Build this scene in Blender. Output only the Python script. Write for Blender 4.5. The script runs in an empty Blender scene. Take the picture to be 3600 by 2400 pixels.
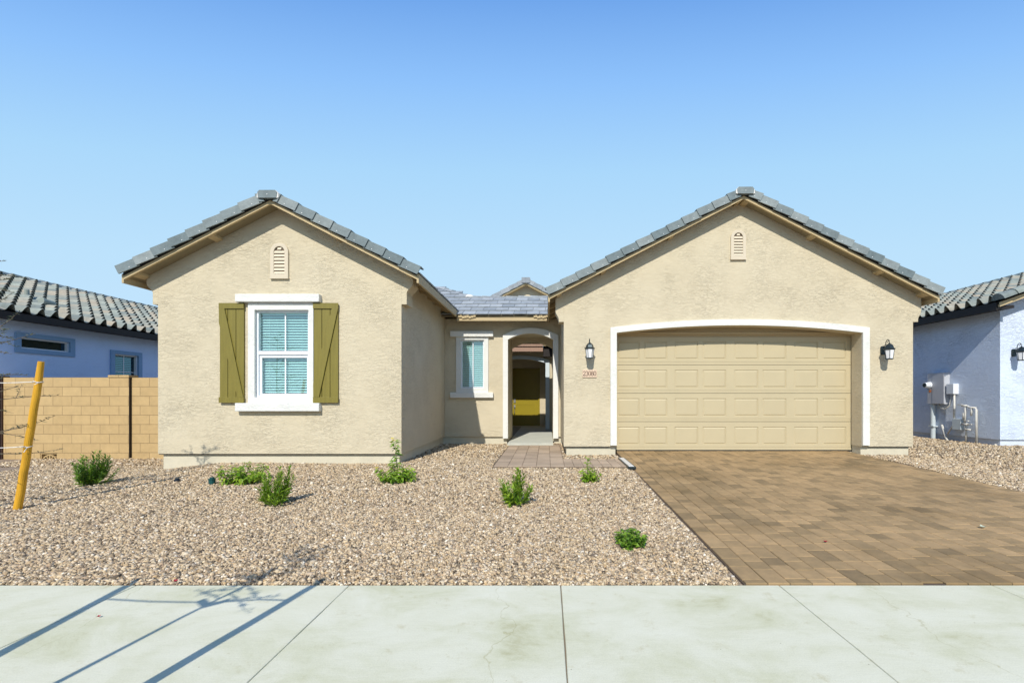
import bpy, bmesh, math, random
import numpy as np
from mathutils import Vector, Matrix
from mathutils.geometry import tessellate_polygon
random.seed(7); RNG = np.random.default_rng(11)
SC = bpy.context.scene
COL = SC.collection
rad = math.radians
# ------------------------------------------------------------------ measures
F = 1020.0; VX = 1256.0; HY = 910.0; CH = 1.36         # focal length, vanishing point, camera height
def wx(px, Y): return (px - VX) / F * Y
def wz(py, Y): return CH - (py - HY) / F * Y
PL, PG, PR, PD = 7.82, 8.97, 11.15, 9.30               # facade planes: left wing, garage wing, recess, garage door
SLOPE = .515

# ------------------------------------------------------------------ node helpers
def new_mat(name):
    m = bpy.data.materials.new(name); m.use_nodes = True
    nt = m.node_tree; b = nt.nodes['Principled BSDF']
    return m, nt, b
def nd(nt, t, **kw):
    n = nt.nodes.new(t)
    for k, v in kw.items():
        if k in n.inputs: n.inputs[k].default_value = v
        else: setattr(n, k, v)
    return n
def ramp(nt, stops, interp='LINEAR'):
    r = nt.nodes.new('ShaderNodeValToRGB'); e = r.color_ramp.elements
    r.color_ramp.interpolation = interp
    while len(e) < len(stops): e.new(.5)
    for i, (p, c) in enumerate(stops):
        e[i].position = p; e[i].color = (*c, 1) if len(c) == 3 else c
    return r
def coords(nt, scale=(1, 1, 1)):
    t = nt.nodes.new('ShaderNodeTexCoord'); m = nt.nodes.new('ShaderNodeMapping')
    m.inputs['Scale'].default_value = scale
    nt.links.new(t.outputs['Object'], m.inputs['Vector']); return m.outputs['Vector']
def lum(c, k): return tuple(min(1, max(0, v * k)) for v in c)
def simple(name, col, rough=.7, spec=.3, var=.08, vscale=4, bump=0, bscale=60, metal=0, stretch=(1, 1, 1), attr=None, attrvar=.15):
    m, nt, b = new_mat(name); L = nt.links
    v = coords(nt, stretch)
    n = nd(nt, 'ShaderNodeTexNoise', Scale=vscale, Detail=6, Roughness=.6); L.new(v, n.inputs['Vector'])
    r = ramp(nt, [(.3, lum(col, 1 - var)), (.7, lum(col, 1 + var))]); L.new(n.outputs['Fac'], r.inputs['Fac'])
    out = r.outputs['Color']
    if attr:
        a = nd(nt, 'ShaderNodeAttribute', attribute_name=attr)
        mr = nd(nt, 'ShaderNodeMapRange'); mr.inputs['To Min'].default_value = 1 - attrvar; mr.inputs['To Max'].default_value = 1 + attrvar
        L.new(a.outputs['Fac'], mr.inputs['Value'])
        mx = nd(nt, 'ShaderNodeVectorMath', operation='SCALE'); L.new(out, mx.inputs[0]); L.new(mr.outputs[0], mx.inputs['Scale'])
        out = mx.outputs[0]
    L.new(out, b.inputs['Base Color'])
    b.inputs['Roughness'].default_value = rough; b.inputs['Specular IOR Level'].default_value = spec
    b.inputs['Metallic'].default_value = metal
    if bump:
        n2 = nd(nt, 'ShaderNodeTexNoise', Scale=bscale, Detail=4); L.new(v, n2.inputs['Vector'])
        bp = nd(nt, 'ShaderNodeBump', Strength=1.0, Distance=bump); L.new(n2.outputs['Fac'], bp.inputs['Height'])
        L.new(bp.outputs['Normal'], b.inputs['Normal'])
    return m
def stucco(name, col, dist=.006, zsc=2.6, scale=8.0, dirt=.05):
    """skip-trowel stucco: broken, mostly horizontal ridges over a fine grain"""
    m, nt, b = new_mat(name); L = nt.links
    v = coords(nt, (1, 1, zsc))
    vr = coords(nt)
    # ridges
    n1 = nd(nt, 'ShaderNodeTexNoise', Scale=scale, Detail=6, Roughness=.62, Distortion=.8); L.new(v, n1.inputs['Vector'])
    s = nd(nt, 'ShaderNodeMath', operation='SUBTRACT'); s.inputs[1].default_value = .5; L.new(n1.outputs['Fac'], s.inputs[0])
    a = nd(nt, 'ShaderNodeMath', operation='ABSOLUTE'); L.new(s.outputs[0], a.inputs[0])
    r = ramp(nt, [(.0, (1, 1, 1)), (.045, (.25, .25, .25)), (.13, (0, 0, 0))]); L.new(a.outputs[0], r.inputs['Fac'])
    # where ridges are strong
    n0 = nd(nt, 'ShaderNodeTexNoise', Scale=1.7, Detail=2); L.new(vr, n0.inputs['Vector'])
    r0 = ramp(nt, [(.32, (.30, .30, .30)), (.68, (1, 1, 1))]); L.new(n0.outputs['Fac'], r0.inputs['Fac'])
    mu = nd(nt, 'ShaderNodeMath', operation='MULTIPLY'); L.new(r.outputs[0], mu.inputs[0]); L.new(r0.outputs[0], mu.inputs[1])
    n3 = nd(nt, 'ShaderNodeTexNoise', Scale=90, Detail=5, Roughness=.7); L.new(vr, n3.inputs['Vector'])
    m3 = nd(nt, 'ShaderNodeMath', operation='MULTIPLY'); m3.inputs[1].default_value = .08; L.new(n3.outputs['Fac'], m3.inputs[0])
    ad = nd(nt, 'ShaderNodeMath', operation='ADD'); L.new(mu.outputs[0], ad.inputs[0]); L.new(m3.outputs[0], ad.inputs[1])
    n4 = nd(nt, 'ShaderNodeTexNoise', Scale=5, Detail=2); L.new(v, n4.inputs['Vector'])
    ad2 = nd(nt, 'ShaderNodeMath', operation='ADD'); L.new(ad.outputs[0], ad2.inputs[0]); L.new(n4.outputs['Fac'], ad2.inputs[1])
    bp = nd(nt, 'ShaderNodeBump', Strength=1.0, Distance=dist); L.new(ad2.outputs[0], bp.inputs['Height'])
    L.new(bp.outputs['Normal'], b.inputs['Normal'])
    n5 = nd(nt, 'ShaderNodeTexNoise', Scale=1.3, Detail=8, Roughness=.72); L.new(vr, n5.inputs['Vector'])
    r5 = ramp(nt, [(.3, (col[0]*(1-dirt), col[1]*(1-dirt*1.25), col[2]*(1-dirt*1.7))), (.68, lum(col, 1 + dirt))]); L.new(n5.outputs['Fac'], r5.inputs['Fac'])
    L.new(r5.outputs[0], b.inputs['Base Color'])
    b.inputs['Roughness'].default_value = .92; b.inputs['Specular IOR Level'].default_value = .15
    return m
M = {}
M['stucco'] = stucco('tan_stucco', (.585, .515, .375), dist=.0044, scale=8.5, dirt=.055)
M['trim'] = stucco('white_stucco_trim', (.74, .74, .70), dist=.003, scale=14, dirt=.02)
M['found'] = simple('cream_foundation', (.58, .53, .405), rough=.9, var=.07, vscale=5, bump=.002, bscale=40)
M['wood'] = simple('tan_fascia_paint', (.50, .39, .22), rough=.6, var=.06, vscale=3, bump=.001, bscale=30, stretch=(1, 1, 4))
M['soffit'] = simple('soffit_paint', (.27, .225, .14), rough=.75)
M['garage'] = simple('garage_door_paint', (.50, .425, .27), rough=.42, spec=.4, var=.03, vscale=2)
M['shutter'] = simple('olive_shutter_paint', (.20, .165, .03), rough=.42, spec=.45, var=.10, vscale=6, bump=.0012, bscale=80, stretch=(4, 1, .4))
M['door'] = simple('mustard_door_paint', (.29, .225, .012), rough=.4, spec=.4, var=.05)
M['vinyl'] = simple('white_vinyl', (.74, .77, .80), rough=.35, spec=.4, var=.01)
M['slat'] = simple('blind_slat', (.86, .90, .88), rough=.5, var=.02)
M['dimslat'] = simple('dark_blind_slat', (.10, .13, .14), rough=.5, var=.05)
M['roofmetal'] = simple('painted_roof_vent', (.26, .29, .25), rough=.6, var=.05)
M['dark'] = simple('dark_void', (.012, .012, .014), rough=.9, var=0)
M['rubber'] = simple('black_rubber', (.02, .02, .02), rough=.7, var=0)
M['vent'] = simple('vent_plastic', (.62, .54, .41), rough=.55, var=.02)
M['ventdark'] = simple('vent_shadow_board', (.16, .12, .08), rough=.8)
M['lantern'] = simple('dark_lantern_metal', (.035, .05, .055), rough=.38, spec=.6, metal=.6, var=.1, vscale=20)
M['frost'] = simple('frosted_glass', (.80, .81, .82), rough=.25, var=.02)
M['mortar'] = simple('white_mortar', (.70, .68, .64), rough=.9, var=.06, vscale=20, bump=.004, bscale=40)
M['metal'] = simple('light_grey_metal', (.72, .73, .73), rough=.35, metal=.3, var=.04)
M['panel'] = simple('meter_panel_paint', (.46, .47, .50), rough=.4, var=.03)
M['pipe'] = simple('cream_pipe_paint', (.62, .60, .54), rough=.5, var=.12, vscale=12)
M['conduit'] = simple('grey_plastic_conduit', (.52, .58, .60), rough=.45, var=.05)
M['orange'] = simple('orange_sticker', (.75, .22, .06), rough=.5, var=.02)
M['brass'] = simple('satin_nickel', (.62, .62, .60), rough=.28, metal=.8, var=.02)
M['bluestucco'] = stucco('pale_blue_stucco', (.64, .72, .85), dist=.006, scale=10, dirt=.03)
M['bluestucco2'] = stucco('blue_stucco', (.55, .70, .97), dist=.003, scale=9, dirt=.03)
M['bluetrim'] = simple('slate_blue_trim', (.22, .36, .55), rough=.8, var=.05, bump=.002, bscale=60)
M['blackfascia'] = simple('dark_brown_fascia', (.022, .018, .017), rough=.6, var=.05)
M['brownfascia'] = simple('red_brown_fascia', (.34, .215, .155), rough=.6, var=.05)
M['greytrim'] = simple('blue_grey_trim', (.60, .68, .72), rough=.85, var=.03)
M['wire'] = simple('white_tie_wire', (.75, .74, .70), rough=.5, var=.03)
M['bark'] = simple('grey_brown_bark', (.16, .125, .09), rough=.9, var=.25, vscale=25, bump=.004, bscale=60, stretch=(1, 1, .3))
M['stem'] = simple('green_stem', (.12, .16, .04), rough=.6, var=.2, vscale=20)
M['stake'] = simple('yellow_lodgepole', (.60, .315, .022), rough=.5, var=.25, vscale=7, bump=.002, bscale=30, stretch=(3, 3, .35))
M['green_plastic'] = simple('dark_green_plastic', (.01, .07, .07), rough=.4, var=.05)
M['black_plastic'] = simple('dark_blue_plastic', (.015, .025, .04), rough=.4, var=.05)
M['red'] = simple('crimson_petal', (.36, .008, .03), rough=.5, var=.15, vscale=60)
M['paleleaf'] = simple('pale_dry_leaf', (.45, .50, .40), rough=.6, var=.15, vscale=40)
M['digit'] = simple('brown_digit_paint', (.10, .055, .04), rough=.6, var=.02)
M['plaque'] = simple('peach_plaque', (.66, .50, .37), rough=.7, var=.03)
M['nail'] = simple('white_nail', (.8, .8, .78), rough=.4, var=0)

def tile_mat(name, dark, light, ribs=True, warm=None, axis=0):
    m, nt, b = new_mat(name); L = nt.links
    a = nd(nt, 'ShaderNodeAttribute', attribute_name='rnd')
    stops = [(0, dark), (.5, tuple((x + y) / 2 for x, y in zip(dark, light))), (1, light)]
    if warm: stops = [(0, dark), (.35, light), (.65, warm), (1, tuple((x + y) / 2 for x, y in zip(dark, light)))]
    r = ramp(nt, stops); L.new(a.outputs['Fac'], r.inputs['Fac'])
    v = coords(nt)
    n = nd(nt, 'ShaderNodeTexNoise', Scale=7, Detail=8, Roughness=.75); L.new(v, n.inputs['Vector'])
    r2 = ramp(nt, [(.25, (.72, .72, .72)), (.75, (1.28, 1.28, 1.28))]); L.new(n.outputs['Fac'], r2.inputs['Fac'])
    mx = nd(nt, 'ShaderNodeVectorMath', operation='MULTIPLY'); L.new(r.outputs[0], mx.inputs[0]); L.new(r2.outputs[0], mx.inputs[1])
    out = mx.outputs[0]
    if ribs:
        a2 = nd(nt, 'ShaderNodeAttribute', attribute_name='rib')
        w = nd(nt, 'ShaderNodeMath', operation='MULTIPLY'); w.inputs[1].default_value = 2 * math.pi * 45; L.new(a2.outputs['Fac'], w.inputs[0])
        n6 = nd(nt, 'ShaderNodeTexNoise', Scale=300, Detail=3); n6.noise_dimensions = '1D' if hasattr(n6, 'noise_dimensions') else n6.noise_dimensions
        L.new(a2.outputs['Fac'], n6.inputs['W'])
        r6 = ramp(nt, [(.3, (.72, .74, .75)), (.66, (1.32, 1.32, 1.3))]); L.new(n6.outputs['Fac'], r6.inputs['Fac'])
        mx2 = nd(nt, 'ShaderNodeVectorMath', operation='MULTIPLY'); L.new(out, mx2.inputs[0]); L.new(r6.outputs[0], mx2.inputs[1]); out = mx2.outputs[0]
    L.new(out, b.inputs['Base Color'])
    n7 = nd(nt, 'ShaderNodeTexNoise', Scale=60, Detail=4); L.new(v, n7.inputs['Vector'])
    bp = nd(nt, 'ShaderNodeBump', Strength=.8, Distance=.003); L.new(n7.outputs['Fac'], bp.inputs['Height']); L.new(bp.outputs[0], b.inputs['Normal'])
    b.inputs['Roughness'].default_value = .7; b.inputs['Specular IOR Level'].default_value = .3
    return m
M['tile'] = tile_mat('slate_grey_roof_tile', (.13, .165, .175), (.24, .27, .27))
M['tileflat'] = tile_mat('slate_grey_flat_tile', (.24, .265, .285), (.36, .385, .40), ribs=False)
M['stile'] = tile_mat('weathered_s_tile', (.16, .19, .185), (.30, .33, .29), ribs=False, warm=(.36, .315, .245))

def glass_mat(name, tint, refl=.22):
    m = bpy.data.materials.new(name); m.use_nodes = True; nt = m.node_tree; nt.nodes.clear(); L = nt.links
    o = nd(nt, 'ShaderNodeOutputMaterial'); t = nd(nt, 'ShaderNodeBsdfTransparent'); t.inputs['Color'].default_value = (*tint, 1)
    g = nd(nt, 'ShaderNodeBsdfGlossy'); g.inputs['Roughness'].default_value = .02; g.inputs['Color'].default_value = (.9, 1, 1, 1)
    mx = nd(nt, 'ShaderNodeMixShader'); mx.inputs[0].default_value = refl
    L.new(t.outputs[0], mx.inputs[1]); L.new(g.outputs[0], mx.inputs[2]); L.new(mx.outputs[0], o.inputs[0])
    return m
M['glass'] = glass_mat('teal_window_glass', (.86, .98, .97), .16)
M['darkglass'] = glass_mat('dark_window_glass', (.25, .40, .45), .05)

def leaf_mat(name, c1, c2, trans=.35):
    m = bpy.data.materials.new(name); m.use_nodes = True; nt = m.node_tree; nt.nodes.clear(); L = nt.links
    o = nd(nt, 'ShaderNodeOutputMaterial')
    a = nd(nt, 'ShaderNodeAttribute', attribute_name='rnd')
    r = ramp(nt, [(0, c1), (1, c2)]); L.new(a.outputs['Fac'], r.inputs['Fac'])
    d = nd(nt, 'ShaderNodeBsdfPrincipled'); L.new(r.outputs[0], d.inputs['Base Color']); d.inputs['Roughness'].default_value = .45
    d.inputs['Specular IOR Level'].default_value = .35
    t = nd(nt, 'ShaderNodeBsdfTranslucent'); L.new(r.outputs[0], t.inputs['Color'])
    mx = nd(nt, 'ShaderNodeMixShader'); mx.inputs[0].default_value = trans
    L.new(d.outputs[0], mx.inputs[1]); L.new(t.outputs[0], mx.inputs[2]); L.new(mx.outputs[0], o.inputs[0])
    return m
M['leaf_mid'] = leaf_mat('leaf_green', (.05, .15, .015), (.26, .42, .04))
M['leaf_dark'] = leaf_mat('leaf_dark_green', (.02, .075, .012), (.10, .21, .025))
M['leaf_bright'] = leaf_mat('leaf_bright_green', (.09, .22, .012), (.36, .50, .04))
M['leaf_grey'] = leaf_mat('leaf_grey_green', (.06, .08, .045), (.17, .20, .12))
M['flower'] = leaf_mat('yellow_flower', (.75, .62, .03), (.85, .75, .10))

# ------------------------------------------------------------------ object helpers
def tag(o, label=None, cat=None, group=None, kind=None):
    if label: o['label'] = label
    if cat: o['category'] = cat
    if group: o['group'] = group
    if kind: o['kind'] = kind
    return o
def thing(name, loc, label, cat, group=None):
    o = bpy.data.objects.new(name, None); COL.objects.link(o); o.location = loc
    o.empty_display_size = .1
    return tag(o, label, cat, group)
def wloc(o):
    v = Vector((0, 0, 0))
    while o is not None: v += o.location; o = o.parent
    return v
class MB:
    def __init__(s): s.v = []; s.f = []; s.r = []; s.rib = []; s.chunks = []
    def add(s, vs, fs, rnd=None, rib=None):
        b = len(s.v); nf0 = len(s.f); s.v += [tuple(p) for p in vs]; s.chunks.append((b, len(s.v), nf0, nf0 + len(fs)))
        rv = random.random() if rnd is None else rnd
        for f in fs: s.f.append(tuple(b + i for i in f)); s.r.append(rv)
        s.rib += list(rib) if rib is not None else [0.0] * len(vs)
        return s
    def hexa(s, p, rnd=None, rib=None):   # p: 8 points, bottom ring 0-3, top ring 4-7
        return s.add(p, [(3, 2, 1, 0), (4, 5, 6, 7), (0, 1, 5, 4), (1, 2, 6, 5), (2, 3, 7, 6), (3, 0, 4, 7)], rnd, rib)
    def box(s, x0, x1, y0, y1, z0, z1, rnd=None):
        return s.hexa([(x0, y0, z0), (x1, y0, z0), (x1, y1, z0), (x0, y1, z0), (x0, y0, z1), (x1, y0, z1), (x1, y1, z1), (x0, y1, z1)], rnd)
    def slab(s, outer, holes, y0, y1, fn=None):
        """polygon (x,z) with holes, extruded from y0 (front) to y1"""
        fn = fn or (lambda a, b, c: (a, c, b))
        loops = [outer] + list(holes)
        flat = [p for l in loops for p in l]; n = len(flat)
        tris = tessellate_polygon([[Vector((p[0], p[1], 0)) for p in l] for l in loops])
        vs = [fn(p[0], p[1], y0) for p in flat] + [fn(p[0], p[1], y1) for p in flat]
        fs = []
        for t in tris:
            a, b, c = [flat[i] for i in t]
            cr = (b[0]-a[0])*(c[1]-a[1]) - (b[1]-a[1])*(c[0]-a[0])
            if abs(cr) < 1e-12: continue
            t = tuple(t) if cr > 0 else tuple(reversed(t))
            fs.append(t); fs.append(tuple(i + n for i in reversed(t)))
        o = 0
        for l in loops:
            k = len(l)
            for i in range(k):
                j = (i + 1) % k; fs.append((o + i, o + i + n, o + j + n, o + j))
            o += k
        return s.add(vs, fs)
    def tube(s, pts, r, n=8, cap=True, rnd=None):
        pts = [Vector(p) for p in pts]; rs = r if isinstance(r, (list, tuple)) else [r] * len(pts)
        vs = []; fs = []
        up = Vector((0, 0, 1))
        for i, p in enumerate(pts):
            d = (pts[min(i + 1, len(pts) - 1)] - pts[max(i - 1, 0)]).normalized()
            a = d.cross(up)
            if a.length < .1: a = d.cross(Vector((0, 1, 0)))
            a.normalize(); b = d.cross(a).normalized()
            for k in range(n):
                t = 2 * math.pi * k / n; vs.append(p + (a * math.cos(t) + b * math.sin(t)) * rs[i])
        for i in range(len(pts) - 1):
            for k in range(n):
                k2 = (k + 1) % n; fs.append((i * n + k, i * n + k2, (i + 1) * n + k2, (i + 1) * n + k))
        if cap:
            fs.append(tuple(range(n))[::-1]); fs.append(tuple((len(pts) - 1) * n + k for k in range(n)))
        return s.add(vs, fs, rnd)
    def build(s, name, mat, parent=None, smooth=False, bevel=0, label=None, loc=None):
        me = bpy.data.meshes.new(name); off = wloc(parent) if parent else Vector((0, 0, 0))
        if loc is not None: off = off + (Vector(loc) - off)
        me.from_pydata([tuple(Vector(p) - off) for p in s.v], [], s.f)
        me.materials.append(mat)
        a = me.attributes.new('rnd', 'FLOAT', 'FACE'); a.data.foreach_set('value', s.r)
        if any(s.rib):
            a = me.attributes.new('rib', 'FLOAT', 'POINT'); a.data.foreach_set('value', s.rib)
        bm = bmesh.new(); bm.from_mesh(me); bmesh.ops.recalc_face_normals(bm, faces=bm.faces); bm.to_mesh(me); bm.free()
        if smooth: me.polygons.foreach_set('use_smooth', [True] * len(me.polygons))
        o = bpy.data.objects.new(name, me); COL.objects.link(o)
        if loc is not None:
            o.location = Vector(loc) - (wloc(parent) if parent else Vector((0, 0, 0)))
        if parent: o.parent = parent
        if bevel:
            md = o.modifiers.new('bevel', 'BEVEL'); md.width = bevel; md.segments = 2; md.limit_method = 'ANGLE'; md.angle_limit = rad(40)
        if label: o['label'] = label
        return o
def each(mb, name, mat, parent, **kw):
    """every hexahedron / prism of mb as a part of its own"""
    out = []
    for (va, vb, fa_, fb_) in mb.chunks:
        c = MB(); c.v = mb.v[va:vb]; c.f = [tuple(i - va for i in f) for f in mb.f[fa_:fb_]]; c.r = mb.r[fa_:fb_]; c.rib = mb.rib[va:vb]
        out.append(c.build(name, mat, parent, **kw))
    return out
def arc(x0, x1, zs, zp, n=18):
    c = (x0 + x1) / 2; h = (x1 - x0) / 2; rise = zp - zs; R = (h * h + rise * rise) / (2 * rise); zc = zp - R
    a0 = math.asin(h / R); return [(c + R * math.sin(-a0 + 2 * a0 * i / n), zc + R * math.cos(-a0 + 2 * a0 * i / n)) for i in range(n + 1)]
def rect(x0, x1, z0, z1): return [(x0, z0), (x1, z0), (x1, z1), (x0, z1)]

# ------------------------------------------------------------------ ground
def sm(t): t = min(1, max(0, t)); return t * t * (3 - 2 * t)
def gz(X, Y):
    zc = -.012 + .0385 * min(max(Y - 3.2, -.5), 4.7)
    if Y < 6.2: zl = -.012 + .026 * (Y - 3.2)
    else: zl = .066 - .016 * (min(Y, 9.6) - 6.2)
    wl = sm((-5.6 - X) / 1.6)
    wr = sm((X - 7.0) / 2.5) * sm((Y - 6) / 3)
    z = zc * (1 - wl) + zl * wl
    z = z * (1 - wr) + .225 * wr
    z += .010 * math.sin(X * 1.7 + 1) * math.sin(Y * 1.3) * sm((Y - 3.4) / 1.2)
    return z
def g2w(px, py, dz=0):
    Y = 5.0
    for _ in range(40):
        X = wx(px, Y); Y = .5 * Y + .5 * F * (CH - gz(X, Y) - dz) / (py - HY)
    return wx(px, Y), Y, gz(wx(px, Y), Y)
def zdrive(Y): return .010 + .0345 * (Y - 3.22)

m, nt, b = new_mat('packed_earth'); L = nt.links
v = coords(nt); n = nd(nt, 'ShaderNodeTexNoise', Scale=1.5, Detail=8); L.new(v, n.inputs['Vector'])
r = ramp(nt, [(.3, (.20, .15, .10)), (.7, (.30, .24, .17))]); L.new(n.outputs[0], r.inputs[0]); L.new(r.outputs[0], b.inputs['Base Color']); b.inputs['Roughness'].default_value = .95
M['earth'] = m
g = MB(); g.add([(-400, -400, -.16), (400, -400, -.16), (400, 400, -.16), (-400, 400, -.16)], [(0, 1, 2, 3)])
tag(g.build('ground', M['earth']), kind='structure')

# gravel bed (dark fines between the stones)
m, nt, b = new_mat('gravel_fines'); L = nt.links
v = coords(nt); vo = nd(nt, 'ShaderNodeTexVoronoi', Scale=55); L.new(v, vo.inputs['Vector'])
r = ramp(nt, [(0, (.14, .10, .07)), (.4, (.34, .26, .18)), (.7, (.20, .15, .11)), (1, (.45, .37, .28))]); L.new(vo.outputs['Color'], r.inputs[0])
L.new(r.outputs[0], b.inputs['Base Color']); b.inputs['Roughness'].default_value = .95
bp = nd(nt, 'ShaderNodeBump', Strength=1, Distance=.01); bp.invert = True; L.new(vo.outputs['Distance'], bp.inputs['Height']); L.new(bp.outputs[0], b.inputs['Normal'])
M['bed'] = m
g = MB(); xs = np.linspace(-16, 16, 129); ys = np.linspace(3.215, 18, 60)
vs = [(x, y, gz(x, y) - .004) for y in ys for x in xs]; nx = len(xs)
fs = [(j * nx + i, j * nx + i + 1, (j + 1) * nx + i + 1, (j + 1) * nx + i) for j in range(len(ys) - 1) for i in range(nx - 1)]
# lower the bed under the paving
vs = [(x, y, z - .05 if (1.5 < x < 6.2) else z) for x, y, z in vs]
g.add(vs, fs); tag(g.build('gravel_bed', M['bed']), kind='structure')

# stones
WALK = [(-.93, .33, 7.46, 10.95), (.33, 1.44, 7.46, 8.38)]
def stone_ok(X, Y):
    ok = np.ones(len(X), bool)
    ok &= ~((X > 1.405) & (X < 6.31))                                   # driveway
    ok &= ~((X > -6.80) & (X < -2.61) & (Y > 7.87))                     # left wing
    ok &= ~((X > -2.62) & (Y > 11.1) & (X < 7.4))
    ok &= ~((X > .39) & (X < 7.36) & (Y > 9.0))
    for a, b_, c, d in WALK: ok &= ~((X > a) & (X < b_) & (Y > c) & (Y < d))
    ok &= ~((X < -6.8) & (Y > 9.52)); ok &= ~((X > 10.4) & (Y > 10.2))
    ok &= (X > -1.30 * Y - .3) & (X < 1.16 * Y + .3)
    return ok
def stones(n, x0, x1, y0, y1, smin, smax):
    X = RNG.uniform(x0, x1, n); Y = RNG.uniform(y0, y1, n); k = stone_ok(X, Y); X = X[k]; Y = Y[k]
    S = RNG.uniform(smin, smax, len(X)) * np.where(RNG.random(len(X)) < .06, 1.5, 1)
    return X, Y, S
parts = [stones(125000, -6, 3, 3.23, 5.2, .0065, .0165), stones(170000, -9.5, 7.5, 5.2, 8.4, .0085, .0185),
         stones(70000, -11, 11, 8.4, 13.2, .012, .023), stones(14000, 6.3, 9.0, 3.23, 8.4, .010, .020), stones(4000, -7.2, -3, 3.23, 6, .010, .020)]
X = np.concatenate([p[0] for p in parts]); Y = np.concatenate([p[1] for p in parts]); S = np.concatenate([p[2] for p in parts])
N = len(X); Z = np.array([gz(x, y) for x, y in zip(X, Y)]) + RNG.uniform(-.002, .010, N)
base = np.array([[-1, -1, -1], [1, -1, -1], [1, 1, -1], [-1, 1, -1], [-1, -1, 1], [1, -1, 1], [1, 1, 1], [-1, 1, 1]], float)
V = base[None] * (1 + RNG.uniform(-.45, .35, (N, 8, 3)))
V[:, 4:, :2] *= RNG.uniform(.45, .95, (N, 1, 1)); V[:, :4, :2] *= .8
V *= (S[:, None] * np.stack([RNG.uniform(.65, 1.25, N), RNG.uniform(.6, 1.0, N), RNG.uniform(.35, .7, N)], 1))[:, None, :]
th = RNG.uniform(0, 2 * math.pi, N); tx = RNG.normal(0, .38, N); ty = RNG.normal(0, .38, N)
def rotm(ax, t):
    c, s = np.cos(t), np.sin(t); R = np.zeros((N, 3, 3)); i, j, k = [(0, 1, 2), (1, 2, 0), (2, 0, 1)][ax]
    R[:, i, i] = 1; R[:, j, j] = c; R[:, k, k] = c; R[:, j, k] = -s; R[:, k, j] = s; return R
R = rotm(0, tx) @ rotm(1, ty) @ rotm(2, th)
V = np.einsum('nij,nkj->nki', R, V) + np.stack([X, Y, Z], 1)[:, None, :]
quads = np.array([(3, 2, 1, 0), (4, 5, 6, 7), (0, 1, 5, 4), (1, 2, 6, 5), (2, 3, 7, 6), (3, 0, 4, 7)])
FQ = (np.arange(N)[:, None, None] * 8 + quads[None]).reshape(-1)
me = bpy.data.meshes.new('gravel'); me.vertices.add(N * 8); me.vertices.foreach_set('co', V.reshape(-1))
me.loops.add(N * 24); me.loops.foreach_set('vertex_index', FQ.astype(np.int32))
me.polygons.add(N * 6); me.polygons.foreach_set('loop_start', np.arange(0, N * 24, 4, dtype=np.int32))
try: me.polygons.foreach_set('loop_total', np.full(N * 6, 4, dtype=np.int32))
except Exception: pass
me.update(); at = me.attributes.new('rnd', 'FLOAT', 'FACE'); at.data.foreach_set('value', np.repeat(RNG.random(N), 6))
at2 = me.attributes.new('far', 'FLOAT', 'FACE'); at2.data.foreach_set('value', np.repeat(np.clip((Y + RNG.normal(0, .9, N) - 3.5) / 3.5, 0, 1), 6))
m, nt, b = new_mat('gravel_stone'); L = nt.links
a = nd(nt, 'ShaderNodeAttribute', attribute_name='rnd')
r = ramp(nt, [(0, (.10, .078, .055)), (.11, (.22, .165, .11)), (.26, (.41, .305, .185)), (.40, (.53, .405, .25)), (.52, (.64, .51, .33)), (.62, (.37, .26, .17)),
              (.70, (.68, .56, .39)), (.80, (.30, .25, .19)), (.89, (.52, .36, .19)), (1, (.84, .76, .62))]); L.new(a.outputs['Fac'], r.inputs[0])
v = coords(nt); n = nd(nt, 'ShaderNodeTexNoise', Scale=120, Detail=4); L.new(v, n.inputs['Vector'])
r2 = ramp(nt, [(.3, (.85, .85, .85)), (.7, (1.15, 1.15, 1.15))]); L.new(n.outputs[0], r2.inputs[0])
mx = nd(nt, 'ShaderNodeVectorMath', operation='MULTIPLY'); L.new(r.outputs[0], mx.inputs[0]); L.new(r2.outputs[0], mx.inputs[1])
L.new(mx.outputs[0], b.inputs['Base Color']); b.inputs['Roughness'].default_value = .85; b.inputs['Specular IOR Level'].default_value = .25
me.materials.append(m)
o = bpy.data.objects.new('gravel', me); COL.objects.link(o); tag(o, 'loose tan and brown decorative gravel covering the yard', 'gravel', kind='stuff')

# sidewalk
m, nt, b = new_mat('sidewalk_concrete'); L = nt.links
v = coords(nt); vst = coords(nt, (.8, 1.3, 1))
n1 = nd(nt, 'ShaderNodeTexNoise', Scale=1.7, Detail=9, Roughness=.68, Distortion=.4); L.new(vst, n1.inputs['Vector'])
r1 = ramp(nt, [(.26, (.42, .40, .235)), (.38, (.55, .54, .375)), (.52, (.625, .61, .465)), (.72, (.68, .665, .535))]); L.new(n1.outputs[0], r1.inputs[0])
n2 = nd(nt, 'ShaderNodeTexNoise', Scale=5.5, Detail=7, Roughness=.75); L.new(v, n2.inputs['Vector'])
r2 = ramp(nt, [(.27, (.80, .76, .64)), (.42, (1, 1, 1))]); L.new(n2.outputs[0], r2.inputs[0])
n3 = nd(nt, 'ShaderNodeTexVoronoi', Scale=7); L.new(v, n3.inputs['Vector'])
r3 = ramp(nt, [(0.012, (.35, .3, .22)), (.03, (1, 1, 1))]); L.new(n3.outputs['Distance'], r3.inputs[0])
mx = nd(nt, 'ShaderNodeVectorMath', operation='MULTIPLY'); L.new(r1.outputs[0], mx.inputs[0]); L.new(r2.outputs[0], mx.inputs[1])
mx2 = nd(nt, 'ShaderNodeVectorMath', operation='MULTIPLY'); L.new(mx.outputs[0], mx2.inputs[0]); L.new(r3.outputs[0], mx2.inputs[1])
n9 = nd(nt, 'ShaderNodeTexNoise', Scale=140, Detail=4); L.new(v, n9.inputs['Vector'])
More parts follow.
